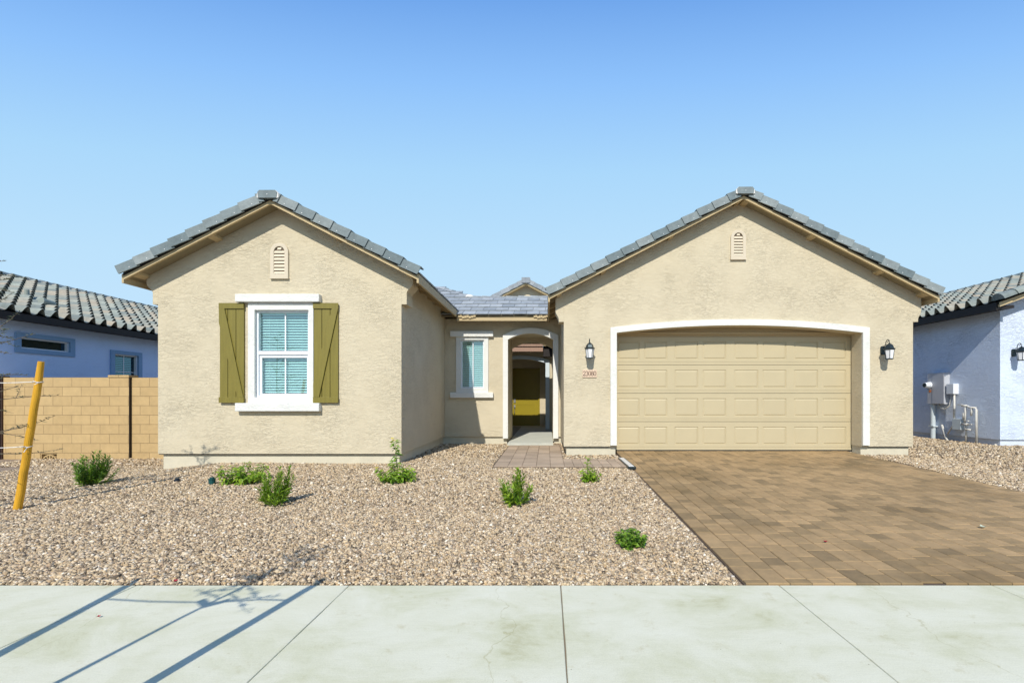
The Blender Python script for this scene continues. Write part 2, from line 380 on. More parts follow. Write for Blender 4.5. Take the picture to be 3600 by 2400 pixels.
r9 = ramp(nt, [(.3, (.93, .93, .93)), (.7, (1.06, 1.06, 1.06))]); L.new(n9.outputs[0], r9.inputs[0])
mx3 = nd(nt, 'ShaderNodeVectorMath', operation='MULTIPLY'); L.new(mx2.outputs[0], mx3.inputs[0]); L.new(r9.outputs[0], mx3.inputs[1])
vbr = coords(nt, (1.2, 26, 1)); nb_ = nd(nt, 'ShaderNodeTexNoise', Scale=5, Detail=6, Roughness=.7); L.new(vbr, nb_.inputs['Vector'])
rb_ = ramp(nt, [(.3, (.955, .955, .95)), (.7, (1.03, 1.03, 1.03))]); L.new(nb_.outputs[0], rb_.inputs[0])
mx4 = nd(nt, 'ShaderNodeVectorMath', operation='MULTIPLY'); L.new(mx3.outputs[0], mx4.inputs[0]); L.new(rb_.outputs[0], mx4.inputs[1])
# two wandering hairline stains
spx = nt.nodes.new('ShaderNodeSeparateXYZ'); L.new(v, spx.inputs[0])
nw = nd(nt, 'ShaderNodeTexNoise', Scale=2.2, Detail=4); L.new(v, nw.inputs['Vector'])
aw = nd(nt, 'ShaderNodeMath', operation='MULTIPLY_ADD'); L.new(nw.outputs[0], aw.inputs[0]); aw.inputs[1].default_value = .55; L.new(spx.outputs['X'], aw.inputs[2])
pp = nd(nt, 'ShaderNodeMath', operation='PINGPONG'); L.new(aw.outputs[0], pp.inputs[0]); pp.inputs[1].default_value = 1.27
rp = ramp(nt, [(0, (.80, .78, .68)), (.004, (1, 1, 1))]); L.new(pp.outputs[0], rp.inputs[0])
mx5 = nd(nt, 'ShaderNodeVectorMath', operation='MULTIPLY'); L.new(mx4.outputs[0], mx5.inputs[0]); L.new(rp.outputs[0], mx5.inputs[1]); mx3 = mx5
L.new(mx3.outputs[0], b.inputs['Base Color']); b.inputs['Roughness'].default_value = .88; b.inputs['Specular IOR Level'].default_value = .2
vb = coords(nt, (1, 14, 1)); n4 = nd(nt, 'ShaderNodeTexNoise', Scale=22, Detail=5); L.new(vb, n4.inputs['Vector'])
bp = nd(nt, 'ShaderNodeBump', Strength=.5, Distance=.002); L.new(n4.outputs[0], bp.inputs['Height']); L.new(bp.outputs[0], b.inputs['Normal'])
M['concrete'] = m
g = MB(); J = [-7.58, -6.04, -4.50, -2.96, -1.425, .100, 1.675, 3.215, 4.76, 6.30, 7.84]
for i in range(len(J) - 1):
    wob = [random.uniform(-.002, .002) for _ in range(9)]
    n = 9; L0 = []; L1 = []
    for k in range(n):
        yy = 1.6 + (3.205 - 1.6) * k / (n - 1)
        L0.append((J[i] + .0026 + random.uniform(-.0016, .0016), yy)); L1.append((J[i + 1] - .0026 + random.uniform(-.0016, .0016), yy))
    ring = L0 + L1[::-1]; kk = len(ring)
    g.add([(x, y, 0) for x, y in ring] + [(x, y, -.1) for x, y in ring], [tuple(range(kk))[::-1]] + [(a, (a + 1) % kk, (a + 1) % kk + kk, a + kk) for a in range(kk)])
sw = g.build('sidewalk', M['concrete'], bevel=.006); tag(sw, kind='structure')
g = MB(); g.box(-8, 8, .31, 3.212, -.14, -.018); tag(g.build('sidewalk_base', M['earth']), kind='structure')
g = MB(); g.box(-9, 9, .12, .3, -.14, -.005); tag(g.build('kerb', M['concrete'], bevel=.01), kind='structure')
g = MB(); g.add([(-60, -9, -.12), (60, -9, -.12), (60, .11, -.12), (-60, .11, -.12)], [(0, 1, 2, 3)])
tag(g.build('road', simple('asphalt', (.06, .06, .06), rough=.9, bump=.004, bscale=200)), kind='structure')

# pavers
m, nt, b = new_mat('brown_paver'); L = nt.links
a = nd(nt, 'ShaderNodeAttribute', attribute_name='rnd')
r = ramp(nt, [(0, (.22, .155, .080)), (.12, (.265, .185, .094)), (.45, (.325, .222, .112)), (.8, (.36, .243, .122)), (1, (.385, .262, .133))]); L.new(a.outputs['Fac'], r.inputs[0])
v = coords(nt, (.7, 1, 1)); n = nd(nt, 'ShaderNodeTexNoise', Scale=1.1, Detail=5, Roughness=.6); L.new(v, n.inputs['Vector'])
r2 = ramp(nt, [(.32, (.78, .77, .73)), (.50, (1.0, 1.0, 1.0)), (.66, (1.12, 1.11, 1.10))]); L.new(n.outputs[0], r2.inputs[0])
mx = nd(nt, 'ShaderNodeVectorMath', operation='MULTIPLY'); L.new(r.outputs[0], mx.inputs[0]); L.new(r2.outputs[0], mx.inputs[1])
n8 = nd(nt, 'ShaderNodeTexNoise', Scale=9, Detail=6, Roughness=.7); L.new(coords(nt), n8.inputs['Vector'])
r8 = ramp(nt, [(.3, (.80, .82, .84)), (.7, (1.14, 1.12, 1.10))]); L.new(n8.outputs[0], r8.inputs[0])
mx2 = nd(nt, 'ShaderNodeVectorMath', operation='MULTIPLY'); L.new(mx.outputs[0], mx2.inputs[0]); L.new(r8.outputs[0], mx2.inputs[1])
L.new(mx2.outputs[0], b.inputs['Base Color']); b.inputs['Roughness'].default_value = .82; b.inputs['Specular IOR Level'].default_value = .25
n9 = nd(nt, 'ShaderNodeTexNoise', Scale=200, Detail=3); L.new(coords(nt), n9.inputs['Vector'])
bp = nd(nt, 'ShaderNodeBump', Strength=.6, Distance=.002); L.new(n9.outputs[0], bp.inputs['Height']); L.new(bp.outputs[0], b.inputs['Normal'])
M['paver'] = m
M['walkpaver'] = simple('rose_brown_paver', (.39, .30, .215), rough=.85, var=.1, vscale=3, attr='rnd', attrvar=.16, bump=.002, bscale=150)
M['jointsand'] = simple('joint_sand', (.10, .072, .05), rough=.95, var=.2, vscale=30)
def pavers(g, x0, x1, y0, y1, zf, w=.1585, along='y', lens=(.158, .158, .237, .237, .16), gap=.0035):
    lo, hi = (x0, x1) if along == 'y' else (y0, y1); a0, a1 = (y0, y1) if along == 'y' else (x0, x1)
    nrow = max(1, round((hi - lo) / w)); w = (hi - lo) / nrow
    for i in range(nrow):
        c0 = lo + i * w; c1 = c0 + w; t = a0 - random.uniform(0, .2)
        while t < a1:
            ln = random.choice(lens); s0 = max(t, a0); s1 = min(t + ln, a1); t += ln
            if s1 - s0 < .03: continue
            X0, X1, Y0, Y1 = (c0, c1, s0, s1) if along == 'y' else (s0, s1, c0, c1)
            e = gap / 2 + random.uniform(0, .0012); dz = random.uniform(-.0012, .0012); bv = .004
            lo4 = [(X0 + e, Y0 + e), (X1 - e, Y0 + e), (X1 - e, Y1 - e), (X0 + e, Y1 - e)]
            hi4 = [(X0 + e + bv, Y0 + e + bv), (X1 - e - bv, Y0 + e + bv), (X1 - e - bv, Y1 - e - bv), (X0 + e + bv, Y1 - e - bv)]
            vs = [(x, y, zf(y) - .045) for x, y in lo4] + [(x, y, zf(y) - .004 + dz) for x, y in lo4] + [(x, y, zf(y) + dz) for x, y in hi4]
            fs = [(8, 9, 10, 11)] + [(k, (k + 1) % 4, (k + 1) % 4 + 4, k + 4) for k in range(4)] + [(k + 4, (k + 1) % 4 + 4, (k + 1) % 4 + 8, k + 8) for k in range(4)]
            g.add(vs, fs)
g = MB(); pavers(g, 1.44, 6.27, 3.212, PD + .02, zdrive)
tag(g.build('driveway', M['paver']), kind='structure')
g = MB(); g.hexa([(1.43, 3.215, -.07), (6.28, 3.215, -.07), (6.28, 9.4, .1), (1.43, 9.4, .1), (1.43, 3.215, zdrive(3.215) - .012), (6.28, 3.215, zdrive(3.215) - .012), (6.28, 9.4, zdrive(9.4) - .012), (1.43, 9.4, zdrive(9.4) - .012)])
tag(g.build('driveway_bedding', M['jointsand']), kind='structure')
zw = lambda y: .186
g = MB(); pavers(g, -.90, .30, 7.46, 10.70, zw, w=.24, lens=(.16, .24, .32))
pavers(g, .30, 1.425, 7.46, 8.36, zw, w=.16, lens=(.16, .24, .24))
tag(g.build('walkway', M['walkpaver']), kind='structure')
g = MB(); g.box(-.91, .299, 7.45, 10.71, .0, .174); g.box(.299, 1.43, 7.45, 8.37, .0, .174)
tag(g.build('walkway_bedding', M['jointsand']), kind='structure')
g = MB(); g.box(-.95, .155, 10.72, 16.75, .05, .232)
tag(g.build('porch_slab', simple('porch_concrete', (.50, .51, .45), rough=.85, var=.08, vscale=3)), kind='structure')
g = MB(); g.box(-2.5, .33, 12.6, 16.7, -.1, .215)
tag(g.build('courtyard_paving', simple('courtyard_concrete', (.25, .25, .22), rough=.85)), kind='structure')

# ------------------------------------------------------------------ the house
H = thing('stucco_house', (0, 9, .2), 'single-storey tan stucco house with two slate-grey gables, olive shutters and a wide garage door', 'house')
XL0, XL1 = wx(363, PL), wx(922, PL); XCL = (XL0 + XL1) / 2
XG0, XG1 = wx(1295, PG), wx(2097, PG); XCG = (XG0 + XG1) / 2
ZB = .35                                                   # bottom of the stucco
ZLP, ZGP = 4.63, 5.236                                     # rake underside at the peaks
HL, HG = 2.49, 3.81                                        # half widths of the roofs at the eaves
YLF, YGF = 7.55, 8.72                                      # front edges of the roofs
def zrl(x): return ZLP - SLOPE * abs(x - XCL)
def zrg(x): return ZGP - SLOPE * abs(x - XCG)
wl = MB()
# window opening left wing
WLx0, WLx1, WLz0, WLz1 = wx(586, PL), wx(712, PL), wz(914, PL), wz(711, PL)
wl.slab([(XL0, ZB), (XL1, ZB), (XL1, zrl(XL1) + .04), (XCL, ZLP + .04), (XL0, zrl(XL0) + .04)], [rect(WLx0, WLx1, WLz0, WLz1)], PL, PL + .16)
wl.box(XL0, XL0 + .16, PL + .16, 16, ZB, zrl(XL0) + .04); wl.box(XL1 - .16, XL1, PL + .16, 16, ZB, zrl(XL1) + .04)
wl.box(XL0 + .16, XL1 - .16, 15.84, 16, ZB, 3.5)
wl.build('wall', M['stucco'], H, label='tan stucco gable wall of the left wing')
# garage wing with arched opening
GX0, GX1 = wx(1416, PG), wx(1979, PG)
GZS, GZP = 2.64, 2.79
wg = MB()
op = arc(GX0, GX1, GZS, GZP)
outer = [(XG0, ZB), (GX0, ZB)] + op + [(GX1, ZB), (XG1, ZB), (XG1, zrg(XG1) + .04), (XCG, ZGP + .04), (XG0, zrg(XG0) + .04)]
wg.slab(outer, [], PG, PG + .30)
wg.box(XG0, XG0 + .16, PG + .30, 18, ZB, zrg(XG0) + .04); wg.box(XG1 - .16, XG1, PG + .30, 18, ZB, zrg(XG1) + .04)
wg.box(XG0 + .16, XG1 - .16, 17.84, 18, ZB, 3.4)
wg.build('wall', M['stucco'], H, label='tan stucco gable wall of the garage wing')
hd = MB(); DX0, DX1 = wx(1413, PD), wx(1957.5, PD); DZ1 = 2.615
hd.box(GX0 - .05, GX1 + .05, PD - .03, PD + .10, DZ1, 3.0); hd.box(GX0 - .05, GX1 + .05, PD - .075, PD - .031, DZ1 + .035, DZ1 + .075)
hd.build('door_header', M['wood'], H)
jb = MB(); jb.box(DX1 + .012, GX1 + .10, PG + .301, PD + .12, .2, DZ1 - .001); jb.box(GX0 - .10, DX0 - .012, PG + .301, PD + .12, .2, DZ1 - .001)
each(jb, 'door_jamb', M['stucco'], H)
# recess wall with window and arch
AX0, AX1 = -.973, .157
RWx0, RWx1, RWz0, RWz1 = wx(1057.7, PR), wx(1112.7, PR), wz(892, PR), wz(780, PR)
wr_ = MB(); op = arc(AX0, AX1, 2.78, 2.934)
wr_.slab([(XL1 + .001, ZB), (AX0, ZB)] + op + [(AX1, ZB), (XG0 - .001, ZB), (XG0 - .001, 3.30), (XL1 + .001, 3.30)], [rect(RWx0, RWx1, RWz0, RWz1)], PR, PR + .20)
wr_.box(-1.18, AX0, PR + .20, 12.35, .22, 3.28); wr_.box(AX1, XG0 - .001, PR + .20, 12.35, .22, 3.28)
op = arc(AX0 - .0, AX1, 2.70, 2.87)
wr_.slab([(-2.55, .22), (AX0, .22)] + op + [(AX1, .22), (XG0 - .001, .22), (XG0 - .001, 3.27), (-2.55, 3.27)], [], 12.35, 12.55)
wr_.box(AX0, AX1, PR + .20, 12.35, 3.0, 3.1)
wr_.build('wall', M['stucco'], H, label='recessed tan stucco wall with the entry arch')
# foundations
fd = MB(); e = .052
fd.box(XL0 + e, XL1 - e, PL + e, 15.9, -.1, ZB - .004)
fd.box(XG0 + e, GX0 - .015, PG + e, PG + .3, -.1, ZB - .004); fd.box(GX1 + .015, XG1 - e, PG + e, PG + .3, -.1, ZB - .004)
fd.box(XG0 + e, XG0 + .3, PG + .301, 17.9, -.1, ZB - .004); fd.box(XG1 - .3, XG1 - e, PG + .301, 17.9, -.1, ZB - .004)
fd.box(XL1 - e + .001, AX0 - .03, PR + e, PR + .3, -.1, ZB - .004); fd.box(AX1 + .03, XG0 + e - .001, PR + e, PR + .3, -.1, ZB - .004)
each(fd, 'foundation', M['found'], H)
fl = MB(); fl.box(GX0 - .3, GX1 + .3, PD - .005, 17.8, -.1, .205)
fl.build('garage_floor', M['found'], H)
ws = MB()
ws.box(XL0 + .01, XL1 - .01, PL + .01, PL + .05, ZB - .014, ZB - .001); ws.box(XG0 + .01, GX0 - .14, PG + .01, PG + .05, ZB - .014, ZB - .001); ws.box(GX1 + .15, XG1 - .01, PG + .01, PG + .05, ZB - .014, ZB - .001)
each(ws, 'weep_screed', M['rubber'], H)

# corbels at the gable corners
def corbel(xw, sg, y0, z1, d1, d2, h1, h2, ztop, dep):
    pr = [(0, z1), (d1, z1), (d1, z1 + h1)]
    for k in range(1, 7):
        t = k / 6; pr.append((d1 + (d2 - d1) * (1 - math.cos(t * math.pi)) / 2, z1 + h1 + (h2 - h1) * t))
    pr += [(d2, ztop(xw + sg * d2) + .035), (0, ztop(xw) + .035)]
    c = MB(); c.slab([(xw + sg * (d + .001), z) for d, z in pr], [], y0, y0 + dep)
    c.build('corbel', M['stucco'], H)
corbel(XL0, -1, PL, 2.98, .092, .2, .2, .36, zrl, .33); corbel(XL1, 1, PL, 2.98, .092, .2, .2, .36, zrl, .33)
corbel(XG0, -1, PG, 2.864, .10, .165, .04, .22, zrg, .33); corbel(XG1, 1, PG, 2.864, .10, .165, .04, .22, zrg, .33)

# ------------------------------------------------------------------ roofs
def flat_field(g, o, u, v, W, Ln, inside=None, tw=.31, ex=.31, th=.022, clip=True):
    """overlapping flat tiles; o origin at the eave, u along the eave, v up the slope (unit vectors)"""
    o = Vector(o); u = Vector(u); v = Vector(v).normalized(); n = u.cross(v).normalized()
    if n.z < 0: n = -n
    rows = int(Ln / ex) + 1
    for i in range(rows):
        off = (i % 2) * tw * .5 + random.uniform(-.02, .02); j = -1
        while True:
            a0 = j * tw + off; a1 = a0 + tw - .009; j += 1
            if a0 > W: break
            a0 = max(a0, 0); a1 = min(a1, W)
            if a1 - a0 < .03: continue
            b0 = i * ex - .02; b1 = min(b0 + ex + .09, Ln)
            if b1 <= b0 + .02: continue
            c = o + u * (a0 + a1) / 2 + v * (b0 + .1)
            if inside and not inside(c): continue
            lift = .030 + random.uniform(-.004, .005); sk = random.uniform(-.006, .006)
            P = lambda a, b_, h: tuple(o + u * a + v * b_ + n * h)
            g.hexa([P(a0, b0 + sk, lift), P(a1, b0 + sk, lift), P(a1, b1, .0), P(a0, b1, .0),
                    P(a0, b0 + sk, lift + th), P(a1, b0 + sk, lift + th), P(a1, b1, th), P(a0, b1, th)])
def gable_roof(part, xc, half, zp, yf, yb, lookouts, notch_from=None):
    """deck, rake boards, fascia, field tiles, rake tiles, ridge caps"""
    cs = 1 / math.sqrt(1 + SLOPE ** 2); zz = lambda dx: zp - SLOPE * dx
    deck = MB(); field = MB(); rakeb = MB(); fas = MB(); rts = (MB(), MB()); nails = MB(); tails = MB(); und = MB()
    for sg in (-1, 1):
        X = lambda dx: xc + sg * dx
        deck.hexa([(X(0), yf + .045, zz(0) + .035), (X(half), yf + .045, zz(half) + .035), (X(half), yb, zz(half) + .035), (X(0), yb, zz(0) + .035),
                   (X(0), yf + .045, zz(0) + .085), (X(half), yf + .045, zz(half) + .085), (X(half), yb, zz(half) + .085), (X(0), yb, zz(0) + .085)])
        rakeb.hexa([(X(0), yf, zz(0)), (X(half), yf, zz(half)), (X(half), yf + .04, zz(half)), (X(0), yf + .04, zz(0)),
                    (X(0), yf, zz(0) + .095), (X(half), yf, zz(half) + .095), (X(half), yf + .04, zz(half) + .095), (X(0), yf + .04, zz(0) + .095)])
        und.hexa([(X(0), yf - .012, zz(0) + .062), (X(half), yf - .012, zz(half) + .062), (X(half), yf - .002, zz(half) + .062), (X(0), yf - .002, zz(0) + .062),
                  (X(0), yf - .012, zz(0) + .11), (X(half), yf - .012, zz(half) + .11), (X(half), yf - .002, zz(half) + .11), (X(0), yf - .002, zz(0) + .11)])
        fas.hexa([(X(half), yf, zz(half) - .06), (X(half + .035), yf, zz(half) - .06), (X(half + .035), yb, zz(half) - .06), (X(half), yb, zz(half) - .06),
                  (X(half), yf, zz(half) + .10), (X(half + .035), yf, zz(half) + .09), (X(half + .035), yb, zz(half) + .09), (X(half), yb, zz(half) + .10)])
        Ln = half / cs
        flat_field(field, (X(half + .0), yf + .05, zz(half + .0) + .095), (0, 1, 0), (-sg, 0, SLOPE), yb - yf - .05, Ln + .02)
        # outlookers under the rake
        for dx in lookouts:
            tails.hexa([(X(dx), yf + .042, zz(dx) - .005), (X(dx + .09), yf + .042, zz(dx + .09) - .005), (X(dx + .09), yf + .262, zz(dx + .09) - .005), (X(dx), yf + .262, zz(dx) - .005),
                        (X(dx), yf + .042, zz(dx) + .034), (X(dx + .09), yf + .042, zz(dx + .09) + .034), (X(dx + .09), yf + .262, zz(dx + .09) + .034), (X(dx), yf + .262, zz(dx) + .034)])
        # rafter tails along the eave
        wallhalf = half - (.35 if half < 3 else .28)
        y = yf + .75
        while y < yb - .3:
            tails.hexa([(X(wallhalf - .03), y, zz(wallhalf) - .075), (X(half - .002), y, zz(half) - .05), (X(half - .002), y + .045, zz(half) - .05), (X(wallhalf - .03), y + .045, zz(wallhalf) - .075),
                        (X(wallhalf - .03), y, zz(wallhalf) + .034), (X(half - .002), y, zz(half) + .034), (X(half - .002), y + .045, zz(half) + .034), (X(wallhalf - .03), y + .045, zz(wallhalf) + .034)])
            y += .61
        # rake tiles
        T = Vector((-sg * cs, 0, SLOPE * cs)); Nn = Vector((sg * SLOPE * cs, 0, cs)); E = Vector((X(half), 0, zz(half)))
        ex = .332; i = 0; s = .01
        while s < Ln - .09:
            ln = min(.365, Ln - .05 - s)
            if ln < .08: break
            r_ = random.random(); jt = random.uniform(-.005, .005)
            def P(a, y, h, lo): return tuple(E + T * (s + a) + Nn * (h + (.022 if lo else 0) + jt) + Vector((0, y - (.020 if lo else 0), 0)))
            y0 = yf - .048; y1 = yf - .026; hb = .058; ht = .205
            pts = [P(0, y0, hb, 1), P(ln, y0, hb, 0), P(ln, y1, hb, 0), P(0, y1, hb, 1), P(0, y0, ht, 1), P(ln, y0, ht, 0), P(ln, y1, ht, 0), P(0, y1, ht, 1)]
            rb = [3.1 * r_ + q for q in (.0, .0, .0, .0, .15, .15, .15, .15)]
            rts[sg > 0].hexa(pts, r_, rb)
            pts = [P(0, y1, ht - .022, 1), P(ln, y1, ht - .022, 0), P(ln, yf + .13, ht - .022, 0), P(0, yf + .13, ht - .022, 1), P(0, y1, ht, 1), P(ln, y1, ht, 0), P(ln, yf + .13, ht, 0), P(0, yf + .13, ht, 1)]
            rts[sg > 0].hexa(pts, r_, rb)
            if ln > .2:
                c = Vector(P(ln * .58, y0, hb + .045, 0)) - Vector((0, .010, 0))
                nails.box(c.x - .006, c.x + .006, c.y - .003, c.y + .012, c.z - .006, c.z + .006)
            s += ex; i += 1
    zr = zz(0)
    rid = MB(); mor = MB()
    def cap(y0, y1, lift):
        pr = [(-.155, .055), (.155, .055), (.165, .15), (.135, .185), (-.135, .185), (-.165, .15)]
        n = len(pr); vs = [(xc + a, y0, zr + b_ + lift + .012) for a, b_ in pr] + [(xc + a, y1, zr + b_ + lift) for a, b_ in pr]
        r_ = random.random()
        rid.add(vs, [tuple(range(n)), tuple(range(n, 2 * n))[::-1]] + [(k, (k + 1) % n, (k + 1) % n + n, k + n) for k in range(n)], r_, [2.0 + b_ for a, b_ in pr] * 2)
    cap(yf - .085, yf + .33, .0)
    y = yf + .32
    while y < yb: cap(y, y + .40, .0); y += .35
    for sg in (-1, 1):
        mor.hexa([(xc + sg * .150, yf - .080, zr + .06), (xc + sg * .185, yf - .075, zr + .075), (xc + sg * .185, yf + .02, zr + .075), (xc + sg * .150, yf + .02, zr + .06),
                  (xc + sg * .135, yf - .082, zr + .203), (xc + sg * .182, yf - .07, zr + .15), (xc + sg * .182, yf + .02, zr + .15), (xc + sg * .135, yf + .02, zr + .203)])
    nails.box(xc - .006, xc + .006, yf - .089, yf - .08, zr + .12, zr + .132)
    ro = deck.build('roof', M['soffit'], H, label=part)
    field.build('field_tiles', M['tileflat'], ro); rakeb.build('rake_board', M['wood'], ro); each(fas, 'fascia', M['wood'], ro)
    und.build('tile_underlay', M['rubber'], ro)
    [q.build('rake_tiles', M['tile'], ro) for q in rts]; each(nails, 'tile_nail', M['nail'], ro); each(tails, 'rafter_tail', M['wood'], ro)
    rid.build('ridge_tiles', M['tile'], ro); each(mor, 'ridge_mortar', M['mortar'], ro, bevel=.006)
    return ro
gable_roof('low gable roof of the left wing', XCL, HL, ZLP, YLF, 15.9, [.62 * 0 + 1.0, 2.28])
gable_roof('wide gable roof over the garage wing', XCG, HG, ZGP, YGF, 18, [.02, 1.35, 2.05 + .65, 3.58])
# recess roof
cs = 1 / math.sqrt(1 + SLOPE ** 2)
rr = MB(); e0y, e0z = 10.78, 3.30
ztop = lambda y: e0z + SLOPE * (y - e0y)
YR = 12.2
rr.hexa([(-2.9, e0y, e0z - .02), (.9, e0y, e0z - .02), (.9, YR, ztop(YR) - .02), (-2.9, YR, ztop(YR) - .02), (-2.9, e0y, e0z + .02), (.9, e0y, e0z + .02), (.9, YR, ztop(YR) + .02), (-2.9, YR, ztop(YR) + .02)])
rr.hexa([(-2.9, YR, ztop(YR) - .02), (.9, YR, ztop(YR) - .02), (.9, 13.6, e0z - .02), (-2.9, 13.6, e0z - .02), (-2.9, YR, ztop(YR) + .02), (.9, YR, ztop(YR) + .02), (.9, 13.6, e0z + .02), (-2.9, 13.6, e0z + .02)])
rr.slab([(-4.4, YR), (-2.16, YR), (-3.17, 13.14), (-4.4, 14.2)], [], -.02, .02, fn=lambda a, b_, c: (a, b_, ztop(b_) + c))
ro = rr.build('roof', M['soffit'], H, label='grey flat-tiled roof over the recessed entry')
ff = MB(); flat_field(ff, (-3.6, e0y - .03, e0z + .015), (1, 0, 0), (0, 1, SLOPE), 4.1, (YR - e0y) / cs + .04, inside=lambda c: c.x < .25)
flat_field(ff, (-4.4, YR - .03, ztop(YR) + .02), (1, 0, 0), (0, 1, SLOPE), 2.3, 1.1 / cs, inside=lambda c: c.x < -2.12 - (c.y - YR) * 1.06)
flat_field(ff, (-2.6, 13.63, e0z + .015), (1, 0, 0), (0, -1, SLOPE), 2.9, 1.4 / cs)
ff.build('field_tiles', M['tileflat'], ro)
rc = MB()
x = -2.1
while x < .2:
    h = ztop(YR) + .035 + random.uniform(0, .012)
    rc.hexa([(x, YR - .12, h - .04), (x + .36, YR - .12, h - .05), (x + .36, YR + .12, h - .05), (x, YR + .12, h - .04), (x, YR - .07, h + .035), (x + .36, YR - .07, h + .018), (x + .36, YR + .07, h + .018), (x, YR + .07, h + .035)])
    x += .33
hp = [Vector((-2.16, YR, ztop(YR))), Vector((-3.17, 13.14, ztop(13.14)))]
for k in range(4):
    a = hp[0].lerp(hp[1], k / 4 - .02); b_ = hp[0].lerp(hp[1], (k + 1) / 4 + .03); sd = Vector((.7, .7, 0)) * .11
    up = Vector((0, 0, 1))
    rc.hexa([a - sd + up * .06, b_ - sd + up * .03, b_ + sd + up * .0, a + sd + up * .03, a - sd * .5 + up * .12, b_ - sd * .5 + up * .075, b_ + sd * .5 + up * .075, a + sd * .5 + up * .12])
rc.build('ridge_tiles', M['tileflat'], ro)
mm = MB(); bmx = bmesh.new(); bmesh.ops.create_icosphere(bmx, subdivisions=2, radius=1)
vs = [(-2.12 + v_.co.x * .13 + random.uniform(-.01, .01), YR - .03 + v_.co.y * .09, ztop(YR) + .06 + v_.co.z * .055 + random.uniform(-.008, .008)) for v_ in bmx.verts]
mm.add(vs, [tuple(v_.index for v_ in f.verts) for f in bmx.faces]); bmx.free()
mm.build('ridge_mortar', M['mortar'], ro, smooth=True)
fa = MB(); fa.box(-2.18, .0, e0y - .02, e0y + .02, 3.19, e0z - .03); fa.build('fascia', M['wood'], ro)
# valley mortar/underlay curls at both ends of the recess eave
vm = MB()
for xa, xb in ((-2.16, -1.72), (-.32, .02)):
    n = 8
    for k in range(n):
        x0 = xa + (xb - xa) * k / n; x1 = xa + (xb - xa) * (k + 1) / n; z_ = 3.30 + .012 * math.sin(k * 2.1)
        vm.box(x0, x1 - .003, e0y - .05, e0y - .022, z_ - .03 - .02 * math.sin(math.pi * (k + .5) / n), z_ + .012)
vm.build('eave_closure', M['wood'], ro)

# entry block at the back of the courtyard
eb = MB(); op = arc(-1.78, -.045, 2.50, 2.64)
eb.slab([(-2.5, .2), (-1.78, .2)] + op + [(-.045, .2), (XG0 - .001, .2), (XG0 - .001, 3.0), (-2.5, 3.0)], [], 15.2, 15.4)
eb.box(-2.5, XG0 - .001, 16.78, 16.9, .2, 3.0)
eb.box(-2.05, -1.9, 15.4, 16.6, .2, 3.0); eb.box(-.02, .1, 15.4, 16.6, .2, 3.0); eb.box(-2.5, .3, 15.4, 16.6, 2.95, 3.05)
eb.box(-1.9, -1.34, 16.6, 16.75, .2, 2.95); eb.box(-.262, -.02, 16.6, 16.75, .2, 2.95); eb.box(-1.34, -.262, 16.6, 16.75, 2.42, 2.95)
XB, ZB2, YB = -.745, 5.36, 16.1
eb.slab([(XB - 1.7, 3.3), (XB + 1.7, 3.3), (XB + 1.7, ZB2 - SLOPE * 1.7), (XB, ZB2), (XB - 1.7, ZB2 - SLOPE * 1.7)], [], YB, YB + .2)
eb.build('wall', M['stucco'], H, label='stucco wall of the entry porch seen through the arch')
et = MB()
o1 = arc(-1.91, .09, 2.60, 2.76); i1 = arc(-1.78, -.045, 2.50, 2.64)
et.slab([(-1.91, .24)] + o1 + [(.09, .24), (-.046, .24)] + i1[::-1] + [(-1.78, .24)], [], 15.16, 15.199)
et.build('arch_trim', M['greytrim'], H)
ef = MB(); ef.box(-3.0, -.13, 14.84, 14.88, 2.86, 3.02); ef.box(-3.0, -.13, 14.80, 14.838, 3.03, 3.10); ef.build('fascia', M['brownfascia'], H)
shade_box = MB(); shade_box.box(-.125, XG0 - .002, 14.95, 15.18, 2.70, 3.62); shade_box.build('fascia', M['blackfascia'], H)  # not a fascia: near-black box added as the shade beside the porch eave
er = MB(); er.hexa([(-3.0, 14.84, 3.05), (.34, 14.84, 3.05), (.34, 16.1, 3.70), (-3.0, 16.1, 3.70), (-3.0, 14.84, 3.10), (.34, 14.84, 3.10), (.34, 16.1, 3.75), (-3.0, 16.1, 3.75)])
er.box(-3.0, -.13, 14.88, 15.19, 3.0, 3.04)
for sg in (-1, 1):
    X = lambda d: XB + sg * d
    z_ = lambda d: ZB2 - .02 - SLOPE * d
    er.hexa([(X(0), YB - .3, z_(0)), (X(2), YB - .3, z_(2)), (X(2), 20, z_(2)), (X(0), 20, z_(0)), (X(0), YB - .3, z_(0) + .06), (X(2), YB - .3, z_(2) + .06), (X(2), 20, z_(2) + .06), (X(0), 20, z_(0) + .06)])
ro = er.build('roof', M['wood'], H, label='small grey gable roof above the porch at the back')
et2 = MB(); flat_field(et2, (-3.0, 14.80, 3.12), (1, 0, 0), (0, 1, SLOPE), 3.2, 1.3)
for sg in (-1, 1):
    T = Vector((-sg * cs, 0, SLOPE * cs)); Nn = Vector((sg * SLOPE * cs, 0, cs)); E = Vector((XB + sg * 2, 0, ZB2 - .02 - SLOPE * 2)); s = 0
    while s < 2 / cs - .1:
        r_ = random.random()
        P = lambda a, y, h: tuple(E + T * (s + a) + Nn * (h + (.016 if a == 0 else 0)) + Vector((0, y - (.012 if a == 0 else 0), 0)))
        ln = min(.36, 2 / cs - .05 - s)
        et2.hexa([P(0, YB - .34, .05), P(ln, YB - .34, .05), P(ln, YB + 3, .05), P(0, YB + 3, .05), P(0, YB - .34, .20), P(ln, YB - .34, .20), P(ln, YB + 3, .20), P(0, YB + 3, .20)], r_)
        s += .332
et2.box(XB - .15, XB + .15, YB - .37, YB + 3, ZB2 + .02, ZB2 + .215)
et2.build('roof_tiles', M['tileflat'], ro)

